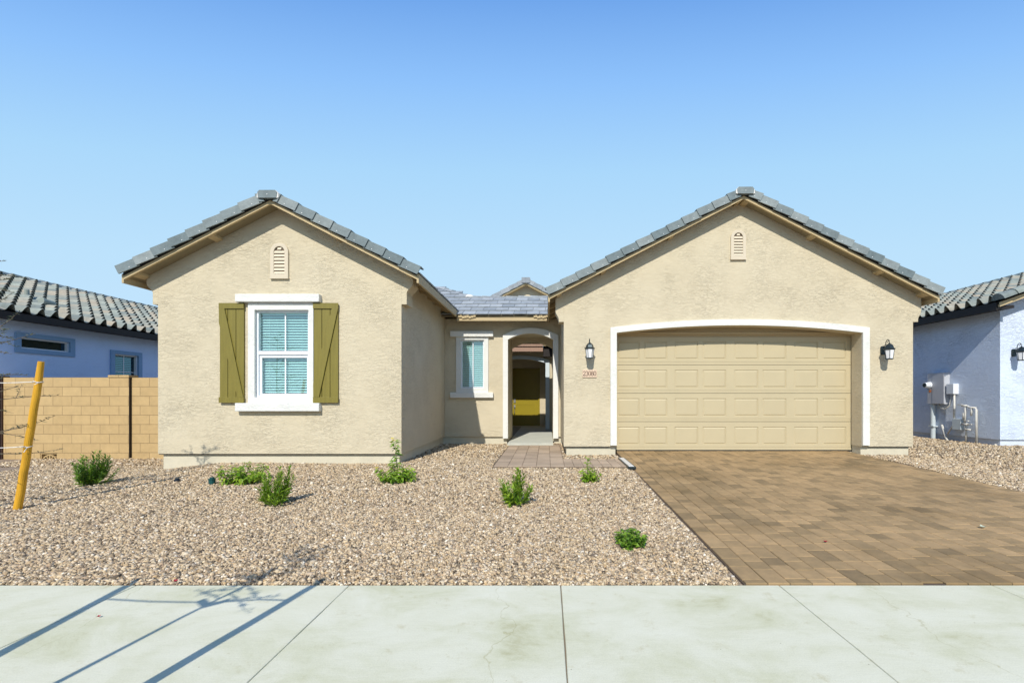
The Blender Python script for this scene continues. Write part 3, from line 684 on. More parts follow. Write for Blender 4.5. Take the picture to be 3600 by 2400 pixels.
# trims --------------------------------------------------------------
tr = MB(); ox0, ox1 = wx(1401.5, PG), wx(1994.5, PG)
oo = arc(ox0, ox1, 2.745, 2.91)
ii = arc(GX0, GX1, GZS, GZP)
tr.slab([(ox0, .375)] + oo + [(ox1, .375), (GX1 - .0, .375)] + ii[::-1] + [(GX0, .375)], [], PG - .045, PG - .001)
tr.build('garage_trim', M['trim'], H, bevel=.008)
tr = MB(); oo = arc(-1.10, .288, 2.884, 3.076); ii = arc(AX0, AX1, 2.78, 2.934)
tr.slab([(-1.10, .31)] + oo + [(.288, .31), (AX1, .31)] + ii[::-1] + [(AX0, .31)], [], PR - .05, PR - .001)
tr.build('arch_trim', M['trim'], H, bevel=.008)

# garage door ---------------------------------------------------------
GD0 = .238; SEC = (DZ1 - .0 - GD0) / 4
def door_section(z0, z1, first):
    s = MB(); s_full = 167.9
    pan = [(168, 348), (387, 577), (640, 833), (872, 1064), (1134, 1330), (1367, 1562), (1628, 1824), (1862, 2057)]
    px2x = lambda c: ((c / 2.352 + 2100) / 1.5306 - VX) / F * PD
    yF = PD; zc0 = z0 + .115; zc1 = z0 + .485
    xs = [DX0] + [px2x(c) for p in pan for c in p] + [DX1]
    zs = [z0 + .004, z0 + .035, z0 + .06, zc0, zc1, z1 - .045, z1 - .004]
    # front face grid with panel cells left open, then pressed panels put in
    def q(a, b_, c, d): s.add([a, b_, c, d], [(0, 1, 2, 3)])
    for i in range(len(xs) - 1):
        for j in range(len(zs) - 1):
            if i % 2 == 1 and j == 3:
                x0, x1, y0 = xs[i], xs[i + 1], yF
                a, b_, c, d = .012, .020, .040, .052
                rings = []
                for off, dy in ((0, 0), (.006, .011), (.015, .011), (.036, .001), (.042, .001)):
                    rings.append([(x0 + off, yF + dy, zc0 + off), (x1 - off, yF + dy, zc0 + off), (x1 - off, yF + dy, zc1 - off), (x0 + off, yF + dy, zc1 - off)])
                for k in range(len(rings) - 1):
                    for t in range(4): q(rings[k][t], rings[k][(t + 1) % 4], rings[k + 1][(t + 1) % 4], rings[k + 1][t])
                q(*rings[-1])
            else:
                dy = .004 if j in (1,) else 0
                q((xs[i], yF + dy, zs[j]), (xs[i + 1], yF + dy, zs[j]), (xs[i + 1], yF + dy, zs[j + 1]), (xs[i], yF + dy, zs[j + 1]))
    for z_, d_ in ((zs[1], 0), (zs[2], 0)):
        q((DX0, yF, z_), (DX1, yF, z_), (DX1, yF + .004, z_), (DX0, yF + .004, z_))
    q((DX0, yF, z0 + .004), (DX1, yF, z0 + .004), (DX1, yF + .045, z0 + .004), (DX0, yF + .045, z0 + .004))
    q((DX0, yF, z1 - .004), (DX1, yF, z1 - .004), (DX1, yF + .045, z1 - .004), (DX0, yF + .045, z1 - .004))
    q((DX0, yF + .045, z0), (DX1, yF + .045, z0), (DX1, yF + .045, z1), (DX0, yF + .045, z1))
    q((DX0, yF, z0), (DX0, yF + .045, z0), (DX0, yF + .045, z1), (DX0, yF, z1)); q((DX1, yF, z0), (DX1, yF + .045, z0), (DX1, yF + .045, z1), (DX1, yF, z1))
    return s
gd = MB(); gd.box(DX0 - .02, DX1 + .02, PD + .05, PD + .07, .21, DZ1)
gdo = gd.build('garage_door', M['garage'], H, label='tan sectional garage door with four rows of raised panels')
for k in range(4):
    ob = door_section(GD0 + k * SEC, GD0 + (k + 1) * SEC, k == 0).build('door_section', M['garage'], gdo)
sl = MB(); sl.box(DX0, DX1, PD - .004, PD + .03, .200, GD0 + .003); sl.box(DX1 + .001, DX1 + .020, PD - .012, PD + .03, .2, DZ1 - .02); sl.box(DX0 - .010, DX0 - .001, PD - .012, PD + .03, .2, DZ1 - .02)
sl.build('weather_seal', M['rubber'], gdo)

# windows -------------------------------------------------------------
def framebox(g, x0, x1, z0, z1, w, y0, y1):
    g.slab(rect(x0, x1, z0, z1), [rect(x0 + w, x1 - w, z0 + w, z1 - w)], y0, y1)
def blinds(x0, x1, z0, z1, y, pitch, tilt=.68, dep=.050):
    g = MB(); z_ = z1 - .035; g.box(x0, x1, y - .02, y + .03, z1 - .03, z1)
    while z_ > z0 + .01:
        dz = math.sin(tilt) * dep / 2; dy = math.cos(tilt) * dep / 2
        g.hexa([(x0, y - dy, z_ - dz - .0012), (x1, y - dy, z_ - dz - .0012), (x1, y + dy, z_ + dz - .0012), (x0, y + dy, z_ + dz - .0012),
                (x0, y - dy, z_ - dz + .0015), (x1, y - dy, z_ - dz + .0015), (x1, y + dy, z_ + dz + .0015), (x0, y + dy, z_ + dz + .0015)])
        z_ -= pitch
    for t in (.18, .82):
        x_ = x0 + (x1 - x0) * t; g.box(x_ - .0012, x_ + .0012, y - .026, y - .024, z0, z1)
    return g
# left wing window (double hung)
yw = PL
fr = MB(); framebox(fr, WLx0, WLx1, WLz0, WLz1, .048, yw + .02, yw + .09)
zm0, zm1 = wz(814, yw), wz(806, yw)
fr.box(WLx0 + .048, WLx1 - .048, yw + .025, yw + .075, zm0, zm1 + .005)
W = fr.build('window', M['vinyl'], H, label='white double-hung window with teal-tinted glass between olive shutters')
g = MB(); framebox(g, wx(591, yw) + .004, wx(709, yw) - .004, wz(910, yw), zm0 - .002, .05, yw + .045, yw + .085); g.build('lower_sash', M['vinyl'], W)
g = MB()
for (a, b_) in ((wz(905, yw), zm0), (zm1, wz(715, yw))): g.box(wx(650.5, yw) - .011, wx(650.5, yw) + .011, yw + .066, yw + .073, a, b_)
g.build('muntin', M['vinyl'], W)
g = MB(); g.box(WLx0 + .045, WLx1 - .045, yw + .074, yw + .078, WLz0 + .04, WLz1 - .04); g.build('pane', M['glass'], W)
blinds(WLx0 + .03, WLx1 - .03, WLz0 + .03, WLz1 - .03, yw + .125, .0475).build('blinds', M['slat'], W)
g = MB(); cx0, cx1 = wx(572, yw), wx(722, yw)
g.slab(rect(cx0, cx1, wz(925, yw) - .001, wz(696, yw)), [rect(WLx0 + .012, WLx1 - .012, WLz0 + .012, WLz1 - .012)], yw - .035, yw + .019); g.build('casing', M['trim'], W, bevel=.006)
g = MB(); g.box(wx(547.5, yw), wx(739, yw), yw - .095, yw + .01, wz(695.5, yw), wz(677.5, yw)); g.build('head_trim', M['trim'], W, bevel=.012)
g = MB(); g.box(wx(547.5, yw), wx(739, yw), yw - .095, yw + .01, wz(944, yw), wz(925.2, yw)); g.build('sill', M['trim'], W, bevel=.012)
# recess window
yw = PR
fr = MB(); framebox(fr, RWx0, RWx1, RWz0, RWz1, .04, yw + .02, yw + .09)
W = fr.build('window', M['vinyl'], H, label='narrow white window with blinds beside the entry arch')
g = MB(); g.box(wx(1085.7, yw) - .011, wx(1085.7, yw) + .011, yw + .060, yw + .071, RWz0 + .03, RWz1 - .03); g.build('muntin', M['vinyl'], W)
g = MB(); g.box(RWx0 + .035, RWx1 - .035, yw + .074, yw + .078, RWz0 + .035, RWz1 - .035); g.build('pane', M['glass'], W)
blinds(RWx0 + .02, RWx1 - .02, RWz0 + .02, RWz1 - .02, yw + .12, .0475).build('blinds', M['slat'], W)
g = MB(); g.slab(rect(wx(1047.7, yw), wx(1122, yw), wz(901, yw) - .001, wz(773, yw)), [rect(RWx0 + .01, RWx1 - .01, RWz0 + .01, RWz1 - .01)], yw - .03, yw + .019); g.build('casing', M['trim'], W, bevel=.006)
g = MB(); g.box(wx(1035, yw), wx(1133.5, yw), yw - .085, yw + .01, wz(773.8, yw), wz(761, yw)); g.build('head_trim', M['trim'], W, bevel=.012)
g = MB(); g.box(wx(1035, yw), wx(1133.5, yw), yw - .085, yw + .01, wz(913.3, yw), wz(900.9, yw)); g.build('sill', M['trim'], W, bevel=.012)

# shutters ------------------------------------------------------------
def shutter(x0, x1, mir):
    z0, z1 = wz(924.5, PL), wz(697, PL); w = x1 - x0
    b = MB(); n = 3; pw = w / n
    for k in range(n): b.box(x0 + k * pw + .005, x0 + (k + 1) * pw - .005, PL - .032, PL - .002, z0 + .02, z1 - .02)
    b.box(x0 + .006, x1 - .006, PL - .012, PL - .001, z0 + .021, z1 - .021)
    S = b.build('shutter', M['shutter'], H, label='olive plank shutter with Z brace on the ' + ('right' if mir else 'left') + ' side of the window')
    r = MB(); r.box(x0 - .003, x1 + .003, PL - .053, PL - .0325, z0, z0 + .098); r.box(x0 - .003, x1 + .003, PL - .053, PL - .0325, z1 - .098, z1)
    each(r, 'rail', M['shutter'], S, bevel=.002)
    # brace: broad diagonal board from upper outer to lower inner corner
    za, zb = z0 + .0985, z1 - .0985
    fx = (lambda t: x1 - t * w) if mir else (lambda t: x0 + t * w)
    if mir: pts = [(fx(0), zb), (fx(.0) , zb - .10), (fx(.765), za), (fx(1.0), za), (fx(1.0), za + .12), (fx(.26), zb)]
    else: pts = [(fx(.015), zb), (fx(.22), zb), (fx(.985), za), (fx(.72), za), (fx(.015), zb - .62 * 0 - .55)]
    if not mir: pts = [(fx(.005), zb), (fx(.23), zb), (fx(.99), za + .01), (fx(.99), za), (fx(.76), za), (fx(.005), zb - .25)]
    else: pts = [(fx(.005), zb), (fx(.005), zb - .02), (fx(.76), za), (fx(.99), za), (fx(.99), za + .25), (fx(.24), zb)]
    d = MB(); d.slab(pts, [], PL - .056, PL - .0323); d.build('brace', M['shutter'], S, bevel=.002)
shutter(wx(507.5, PL), wx(563.5, PL), False); shutter(wx(722.5, PL), wx(779, PL), True)

# gable vents -----------------------------------------------------------
def vent(x0, x1, z0, z1, y, nl, label):
    w = x1 - x0; r = w / 2
    def cap(xa, xb, za, zs): # arch-topped outline
        c = (xa + xb) / 2; R = (xb - xa) / 2
        return [(xa, za), (xb, za)] + [(c + R * math.cos(t * math.pi / 14), zs + R * math.sin(t * math.pi / 14)) for t in range(15)]
    f = MB(); b = w * .2
    f.slab(cap(x0, x1, z0, z1 - r), [cap(x0 + b, x1 - b, z0 + b * .8, z1 - r)], y - .035, y - .001)
    V_ = f.build('gable_vent', M['vent'], H, bevel=.006, label=label)
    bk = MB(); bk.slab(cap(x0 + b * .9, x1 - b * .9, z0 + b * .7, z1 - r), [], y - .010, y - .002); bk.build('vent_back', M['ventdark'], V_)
    lv = MB(); zt = z1 - b; zb = z0 + b * .8; h = (zt - zb) / nl
    for k in range(nl):
        za = zb + k * h; zc = za + h * .5; R = (x1 - x0) / 2 - b; c = (x0 + x1) / 2
        hw = R if zc + h * .4 < z1 - r else math.sqrt(max(0, R * R - (zc + h * .4 - (z1 - r)) ** 2))
        if hw < .02: continue
        lv.hexa([(c - hw, y - .033, za + .004), (c + hw, y - .033, za + .004), (c + hw, y - .011, za + .004), (c - hw, y - .011, za + .004),
                 (c - hw, y - .016, za + h * .80), (c + hw, y - .016, za + h * .80), (c + hw, y - .011, za + h * .80), (c - hw, y - .011, za + h * .80)])
    lv.build('louvers', M['vent'], V_)
    s_ = MB(); s_.box(x0 - .006, x1 + .006, y - .042, y - .002, z0 - .03, z0 - .001); s_.build('vent_sill', M['vent'], V_)
vent(wx(623, PL), wx(664, PL), wz(637, PL), wz(559, PL), PL, 8, 'arched louvered vent in the left gable')
vent(wx(1677.5, PG), wx(1712, PG), wz(594, PG), wz(529, PG), PG, 8, 'arched louvered vent in the garage gable')

# entry door ------------------------------------------------------------
d = MB(); x0, x1 = -1.27, -.33; yD = 16.66
d.box(x0, x1, yD, yD + .04, .27, 2.40)
for (a, b_, c, e_) in ((.12, .82, .12, .80), (.12, .82, .95, 1.15), (.12, .82, 1.30, 1.95)):
    framebox(d, x0 + a, x0 + b_, .27 + c, .27 + e_, .02, yD - .008, yD + .001)
D = d.build('entry_door', M['door'], H, label='mustard-green panelled front door at the back of the courtyard')
d = MB(); d.box(x0 + .03, x0 + .10, yD - .02, yD - .001, 1.12, 1.26); d.box(x0 + .03, x0 + .09, yD - .02, yD - .001, .92, 1.05)
d.tube([(x0 + .06, yD - .02, 1.0), (x0 + .06, yD - .07, .98), (x0 + .06, yD - .07, .72), (x0 + .06, yD - .02, .68)], .012); d.build('handle', M['brass'], D)
d = MB(); d.box(x1 + .004, x1 + .068, yD - .04, yD + .03, .25, 2.42); d.box(x0 - .068, x0 - .004, yD - .04, yD + .03, .25, 2.42); each(d, 'door_frame', M['door'], D)
d = MB(); d.box(-1.85, -.05, 16.3, 16.64, .233, .262); d.build('threshold', M['found'], D)

# ------------------------------------------------------------------ wall lanterns
def lantern(X, Yw, zr, label):
    """zr: height of the cap rim; Yw: wall plane"""
    t = thing('wall_lantern', (X, Yw, zr - .2), label, 'wall lantern', 'black lanterns on house walls')
    yc = Yw - .18
    def ring(r, z_, n=6, ph=0.0): return [(X + r * math.sin(ph + 2 * math.pi * k / n), yc - r * math.cos(ph + 2 * math.pi * k / n), z_) for k in range(n)]
    def loft(g, rs, n=6, ph=math.pi / 6):
        vs = []; fs = []
        for r, z_ in rs: vs += ring(r, z_, n, ph)
        for i in range(len(rs) - 1):
            for k in range(n): fs.append((i * n + k, i * n + (k + 1) % n, (i + 1) * n + (k + 1) % n, (i + 1) * n + k))
        fs += [tuple(range(n))[::-1], tuple((len(rs) - 1) * n + k for k in range(n))]; g.add(vs, fs)
    c = MB(); loft(c, [(.088, zr - .022), (.105, zr - .008), (.105, zr + .004), (.082, zr + .012), (.066, zr + .062), (.045, zr + .088), (.014, zr + .108), (.012, zr + .122)])
    c.build('cap', M['lantern'], t)
    gl = MB(); loft(gl, [(.060, zr - .19), (.082, zr - .022)]); gl.build('lamp_glass', M['frost'], t)
    fr = MB(); a = ring(.063, zr - .192, 6, math.pi / 6); b = ring(.085, zr - .02, 6, math.pi / 6)
    for k in range(6): fr.tube([a[k], b[k]], .0048, 5)
    loft(fr, [(.05, zr - .212), (.072, zr - .205), (.072, zr - .19), (.05, zr - .189)]); fr.build('frame', M['lantern'], t)
    bk = MB(); bk.slab([(X - .035, zr - .10), (X + .035, zr - .10), (X + .05, zr - .07), (X + .05, zr + .04), (X + .035, zr + .07), (X - .035, zr + .07), (X - .05, zr + .04), (X - .05, zr - .07)], [], Yw - .026, Yw - .001)
    bk.build('backplate', M['lantern'], t, bevel=.004)
    sc = [(X, Yw - .02, zr + .0), (X, Yw - .06, zr + .03), (X, Yw - .085, zr + .09), (X, Yw - .085, zr + .15)]
    for k in range(0, 9):
        th_ = math.pi - k * math.pi * 1.45 / 8; rr_ = .05 - .0036 * k
        sc.append((X, yc + .045 - rr_ * math.cos(th_) * -1 * -1 if False else yc + .045 + rr_ * -math.cos(th_) * -1 * -1, zr + .155 + rr_ * math.sin(th_)))
    arm = MB(); arm.tube([(X, Yw - .02, zr - .01), (X, Yw - .065, zr + .02), (X, Yw - .088, zr + .08), (X, Yw - .09, zr + .14), (X, Yw - .105, zr + .17), (X, Yw - .135, zr + .188), (X, Yw - .165, zr + .178), (X, Yw - .184, zr + .15), (X, yc, zr + .11)], .0075, 6)
    arm.tube([(X, Yw - .165, zr + .178), (X, Yw - .15, zr + .145), (X, Yw - .132, zr + .135), (X, Yw - .122, zr + .15)], .0055, 6)
    arm.tube([(X, Yw - .03, zr + .03), (X, Yw - .05, zr + .075), (X, Yw - .075, zr + .10)], .005, 6)
    arm.build('arm', M['lantern'], t, smooth=True)
    return t
lantern(.849, PG, 2.315, 'black lantern on the tan wall above the house number')
lantern(6.78, PG, 2.30, 'black lantern on the tan wall right of the garage door')
lantern(10.71, 10.2, 2.375, 'black lantern on the pale blue wall of the neighbouring house')

# ------------------------------------------------------------------ house number 23080
pq = MB(); qx0, qx1, qz0, qz1 = wx(1338, PG), wx(1370.5, PG), wz(866.5, PG), wz(849, PG)
T = thing('house_number_plaque', ((qx0 + qx1) / 2, PG, qz0), 'small peach plaque reading 23080 on the wall below a lantern', 'house number')
pq.box(qx0, qx1, PG - .020, PG - .001, qz0, qz1); pq.build('plate', M['plaque'], T, bevel=.003)
def stroke(g, pts, ws):
    """flat calligraphic stroke raised 4 mm"""
    n = len(pts); L_ = []; R_ = []
    for i in range(n):
        a = Vector(pts[max(i - 1, 0)]); b = Vector(pts[min(i + 1, n - 1)]); d = (b - a).normalized(); nn = Vector((-d.y, d.x)); p = Vector(pts[i]); w = ws[i] if isinstance(ws, list) else ws
        L_.append(p + nn * w / 2); R_.append(p - nn * w / 2)
    y0, y1 = PG - .0255, PG - .0195
    for i in range(n - 1):
        q = [L_[i], R_[i], R_[i + 1], L_[i + 1]]
        g.hexa([(p.x, y0, p.y) for p in q] + [(p.x, y1, p.y) for p in q])
def ell(cx, cz, rx, rz, a0, a1, n=18): return [(cx + rx * math.cos(math.radians(a0 + (a1 - a0) * i / n)), cz + rz * math.sin(math.radians(a0 + (a1 - a0) * i / n))) for i in range(n + 1)]
def digit(ch, x, z_, w, h):
    g = MB(); cx = x + w / 2; cz = z_ + h / 2
    def side_w(pts, c, rx, lo=.005, hi=.0125): return [lo + (hi - lo) * min(1, abs(p[0] - c) / rx) ** 1.5 for p in pts]
    if ch == '0':
        p = ell(cx, cz, w * .42, h * .48, 0, 360, 24); stroke(g, p, side_w(p, cx, w * .42))
    elif ch == '8':
        p = ell(cx, z_ + h * .74, w * .32, h * .235, 0, 360, 20); stroke(g, p, side_w(p, cx, w * .32, .005, .010))
        p = ell(cx, z_ + h * .27, w * .40, h * .255, 0, 360, 20); stroke(g, p, side_w(p, cx, w * .40, .005, .012))
    elif ch == '2':
        p = ell(cx - w * .02, z_ + h * .72, w * .36, h * .25, 165, -35, 14) + [(cx + w * .1, z_ + h * .38), (x + w * .08, z_ + h * .06)]
        stroke(g, p, side_w(p, cx, w * .36, .006, .0125)); stroke(g, [(x + w * .06, z_ + h * .045), (x + w * .92, z_ + h * .045)], .011); stroke(g, [(x + w * .90, z_ + h * .03), (x + w * .97, z_ + h * .17)], .006)
    elif ch == '3':
        p = ell(cx - w * .04, z_ + h * .75, w * .30, h * .22, 160, -85, 14); stroke(g, p, side_w(p, cx, w * .36, .006, .011))
        p = ell(cx - w * .06, z_ + h * .27, w * .40, h * .27, 88, -155, 16); stroke(g, p, side_w(p, cx, w * .36, .006, .012))
    g.build('digit', M['digit'], T)
dw = (qx1 - qx0 - .022) / 5
for k, ch in enumerate('23080'): digit(ch, qx0 + .011 + k * dw, qz0 + .034, dw * .95, .094)

# ------------------------------------------------------------------ sun & helper for S tiles
def s_roof(g, o, u, v, W, Ln, pitch=.28, ex=.33, inside=None):
    """S-profile tiles: o at the eave, u along the eave, v up the slope"""
    o = Vector(o); u = Vector(u).normalized(); v = Vector(v).normalized(); n = u.cross(v)
    if n.z < 0: n = -n
    ncol = int(W / pitch); nrow = int(math.ceil(Ln / ex)); k = 10
    prof = [(t / k, (.072 * math.sin(math.pi * (t / k) / .56) if t / k < .56 else -.012 * math.sin(math.pi * (t / k - .56) / .44))) for t in range(k + 1)]
    for i in range(nrow):
        for j in range(ncol):
            b0 = i * ex; b1 = min(b0 + ex + .03, Ln + .02); rv = random.random(); jl = random.uniform(-.004, .004); vs = []
            for (b_, lf) in ((b0, .030 + jl), (b1, .0)):
                for t, h in prof: vs.append(o + u * ((j + t) * pitch) + v * b_ + n * (h * (2.0 if lf else .80) + lf))
            for t, h in prof: vs.append(o + u * ((j + t) * pitch) + v * b0 + n * (h * 2.0 + .030 + jl - .013))
            m_ = k + 1
            fs = [(a, a + 1, a + 1 + m_, a + m_) for a in range(k)] + [(a, a + 1, a + 1 + 2 * m_, a + 2 * m_)[::-1] for a in range(k)]
            g.add(vs, fs, rv)
def ridge_barrels(g, a, b, r=.11, step=.36):
    a = Vector(a); b = Vector(b); d = (b - a); n = int(d.length / step); d = d.normalized(); side = d.cross(Vector((0, 0, 1))).normalized(); up = side.cross(d)
    for i in range(n):
        p0 = a + d * (i * step); p1 = p0 + d * (step + .05); vs = []
        for p, rr_ in ((p0, r * 1.12), (p1, r * .92)):
            for k in range(9):
                t = math.pi * k / 8; vs.append(p + side * math.cos(t) * rr_ + up * math.sin(t) * rr_)
        g.add(vs, [(k, k + 1, k + 10, k + 9) for k in range(8)] + [tuple(range(9))])

# ------------------------------------------------------------------ left neighbour
XN = -11.75
NL = thing('blue_neighbour_house', (XN - 3, 12, 0), 'pale blue stucco house with curved grey tile roof behind the block wall', 'house')
EX, EZ = -11.35, 3.16; RX, RZ = -15.2, 4.70; Y0, Y1 = 9.0, 24
va = lambda y, z_: (y, z_)
wn = MB()
A = [(9.90, 10.93, 2.43, 2.69), (12.05, 12.76, 1.2, 2.52)]
wn.slab([(Y0 + .3, -.1), (Y1, -.1), (Y1, 3.08), (Y0 + .3, 3.08)], [rect(a, b, c, d) for a, b, c, d in A], XN, XN - .2, fn=lambda a, b_, c: (c, a, b_))
wn.box(-18.9, XN - .2, Y0 + .3, Y0 + .5, -.1, 3.08)
wn.build('wall', M['bluestucco2'], NL)
rf = MB(); rf.hexa([(EX, Y0, EZ - .06), (RX, Y0, RZ - .06), (RX, Y1, RZ - .06), (EX, Y1, EZ - .06), (EX, Y0, EZ - .01), (RX, Y0, RZ - .01), (RX, Y1, RZ - .01), (EX, Y1, EZ - .01)])
rf.hexa([(RX, Y0, RZ - .06), (2 * RX - EX, Y0, EZ - .06), (2 * RX - EX, Y1, EZ - .06), (RX, Y1, RZ - .06), (RX, Y0, RZ - .01), (2 * RX - EX, Y0, EZ - .01), (2 * RX - EX, Y1, EZ - .01), (RX, Y1, RZ - .01)])
ro = rf.build('roof', M['blackfascia'], NL)
st = MB(); s_roof(st, (EX + .04, Y0, EZ), (0, 1, 0), (RX - EX, 0, RZ - EZ), 14, math.hypot(RX - EX, RZ - EZ)); st.build('roof_tiles', M['stile'], ro, smooth=False)
st = MB(); ridge_barrels(st, (RX, Y0, RZ + .02), (RX, Y0 + 14, RZ + .02), .12); st.build('ridge_tiles', M['tile'], ro)
fa = MB(); fa.box(XN - .1, EX, Y0, Y1, EZ - .13, EZ - .065); fa.box(EX + .001, EX + .03, Y0, Y1, EZ - .16, EZ - .02); fa.build('fascia', M['blackfascia'], ro)
# roof vent pipe and exhaust hood
def on_roof(px, py):      # point of the slope seen at a pixel
    sl = (RZ - EZ) / (RX - EX); kx = (px - VX) / F; kz = (HY - py) / F
    Yy = (EZ - CH - sl * EX) / (kz - sl * kx); return kx * Yy, Yy, CH + kz * Yy
hx, hy, hz = on_roof(62, 690); vp = MB(); vp.tube([(hx, hy, hz - .05), (hx, hy, hz + .26)], .045, 12); vp.build('vent_pipe', M['roofmetal'], NL, smooth=False)
hx, hy, hz = on_roof(103, 708); vp = MB(); vp.tube([(hx, hy, hz - .05), (hx, hy, hz + .14)], .07, 12); vp.tube([(hx + .02, hy - .10, hz + .16), (hx + .02, hy + .16, hz + .13)], .08, 12); vp.build('exhaust_hood', M['roofmetal'], NL)
for k, (a, b_, c, d) in enumerate(A):
    f = MB(); f.slab(rect(a, b_, c, d), [rect(a + .035, b_ - .035, c + .035, d - .035)], XN - .02, XN - .10, fn=lambda p, q, r_: (r_, p, q))
    W = f.build('window', M['vinyl'], NL, label=('long narrow transom window' if k == 0 else 'square gridded window with blinds') + ' in the blue wall')
    g = MB(); g.box(XN - .085, XN - .08, a + .03, b_ - .03, c + .03, d - .03); g.build('pane', M['darkglass'], W)
    tr = MB(); e1 = .105; tr.slab(rect(a - e1, b_ + e1, c - e1 * .9, d + e1 * .9), [rect(a + .004, b_ - .004, c + .004, d - .004)], XN + .035, XN - .019, fn=lambda p, q, r_: (r_, p, q)); tr.build('casing', M['bluetrim'], W)
    if k == 1:
        g = MB(); g.box(XN - .079, XN - .07, (a + b_) / 2 - .01, (a + b_) / 2 + .01, c, d); g.box(XN - .0785, XN - .0705, a, b_, 2.03, 2.05); g.build('muntin', M['vinyl'], W)
        g = MB(); z_ = d
        while z_ > c:
            g.hexa([(XN - .14, a, z_ - .02), (XN - .14, b_, z_ - .02), (XN - .17, b_, z_), (XN - .17, a, z_), (XN - .14, a, z_ - .017), (XN - .14, b_, z_ - .017), (XN - .17, b_, z_ + .003), (XN - .17, a, z_ + .003)]); z_ -= .05
        g.build('blinds', M['dimslat'], W)

# ------------------------------------------------------------------ right neighbour
XN, YN = 10.41, 10.2
NR = thing('white_neighbour_house', (XN + 3, 14, .2), 'pale blue-white stucco house at the right edge with utility boxes on its side wall', 'house')
EX, EZ = 10.06, 3.47; RX, RZ = 13.7, 4.78; Y0, Y1 = YN - .32, 24
sl = (RZ - EZ) / (RX - EX)
wn = MB(); wn.slab([(XN, .365), (2 * RX - XN, .365), (2 * RX - XN, EZ + sl * (XN - EX) - .08), (RX, RZ - .08), (XN, EZ + sl * (XN - EX) - .08)], [], YN, YN + .2)
wn.box(XN, XN + .2, YN + .2, Y1, .365, EZ + sl * (XN - EX) - .08); wn.build('wall', M['bluestucco'], NR)
wn = MB(); wn.box(XN + .04, 16, YN + .04, Y1, -.1, .36); wn.build('foundation', simple('pale_foundation', (.58, .63, .72), rough=.9), NR)
rf = MB()
for sg in (1, -1):
    Q = lambda x: x if sg == 1 else 2 * RX - x
    rf.hexa([(Q(EX), Y0, EZ - .07), (RX, Y0, RZ - .07), (RX, Y1, RZ - .07), (Q(EX), Y1, EZ - .07), (Q(EX), Y0, EZ - .01), (RX, Y0, RZ - .01), (RX, Y1, RZ - .01), (Q(EX), Y1, EZ - .01)])
ro = rf.build('roof', M['blackfascia'], NR)
st = MB(); s_roof(st, (EX - .05, Y0 + .02, EZ - .01), (0, 1, 0), (RX - EX, 0, RZ - EZ), 12, math.hypot(RX - EX, RZ - EZ)); st.build('roof_tiles', M['stile'], ro)
st = MB(); ridge_barrels(st, (RX, Y0, RZ + .02), (RX, Y0 + 13, RZ + .02), .12); st.build('ridge_tiles', M['tile'], ro)
st = MB(); ridge_barrels(st, (EX - .05, Y0 - .03, EZ + .03), (RX, Y0 - .03, RZ + .03), .13, .33); st.build('rake_tiles', M['stile'], ro)
fa = MB(); fa.box(EX, XN + .02, Y0 + .03, Y1, EZ - .14, EZ - .075); fa.box(EX - .03, EX - .001, Y0 + .03, Y1, EZ - .19, EZ - .01); fa.build('fascia', M['blackfascia'], ro)
fa = MB(); fa.hexa([(EX, Y0 - .02, EZ - .12), (RX, Y0 - .02, RZ - .12), (RX, Y0 + .02, RZ - .12), (EX, Y0 + .02, EZ - .12), (EX, Y0 - .02, EZ - .02), (RX, Y0 - .02, RZ - .02), (RX, Y0 + .02, RZ - .02), (EX, Y0 + .02, EZ - .02)])
fa.build('rake_board', M['wood'], ro)
# wall utilities
WX_ = XN
def onw(px, py, d=0.0):
    Xx = WX_ - d; Yy = F * Xx / (px - VX); return (Xx, Yy, wz(py, Yy))
U = thing('electric_meter_panel', (WX_, 11.7, 1.16), 'grey electric service panel with round meter on the pale blue side wall', 'meter panel')
g = MB(); g.box(WX_ - .147, WX_ - .001, 11.47, 11.98, 1.16, 1.98); g.build('cabinet', M['panel'], U, bevel=.006)
g = MB(); g.box(WX_ - .153, WX_ - .1475, 11.48, 11.82, 1.17, 1.97); g.build('cover', M['panel'], U, bevel=.003)
g = MB(); g.tube([(WX_ - .147, 11.90, 1.66), (WX_ - .20, 11.90, 1.66)], .085, 20); g.tube([(WX_ - .20, 11.90, 1.66), (WX_ - .29, 11.90, 1.66)], [.075, .07], 20); g.build('meter', M['vinyl'], U)
g = MB(); g.tube([(WX_ - .291, 11.90, 1.66), (WX_ - .298, 11.90, 1.66)], .055, 20); g.build('meter_dial', M['lantern'], U)
g = MB(); g.box(WX_ - .151, WX_ - .1475, 11.86, 11.92, 1.47, 1.53); g.build('sticker', M['orange'], U)
g = MB(); g.tube([(WX_ - .08, 11.88, .18), (WX_ - .08, 11.88, 1.16)], .055, 14); g.box(WX_ - .14, WX_ - .001, 11.80, 11.96, .55, .58); g.build('conduit', M['conduit'], U)
g = MB(); g.tube([(WX_ - .07, 11.70, 1.16), (WX_ - .09, 11.66, 1.06), (WX_ - .09, 11.52, 1.03), (WX_ - .07, 11.40, 1.12), (WX_ - .06, 11.36, 1.38)], .014, 8); g.build('cable_loop', M['pipe'], U, smooth=True)
U = thing('cable_junction_box', (WX_, 11.3, 1.4), 'small white junction box with thin conduit beside the electric panel', 'junction box', 'small utility boxes on the side wall')
g = MB(); g.box(WX_ - .14, WX_ - .001, 11.22, 11.42, 1.42, 1.68); g.build('box', M['vinyl'], U, bevel=.006)
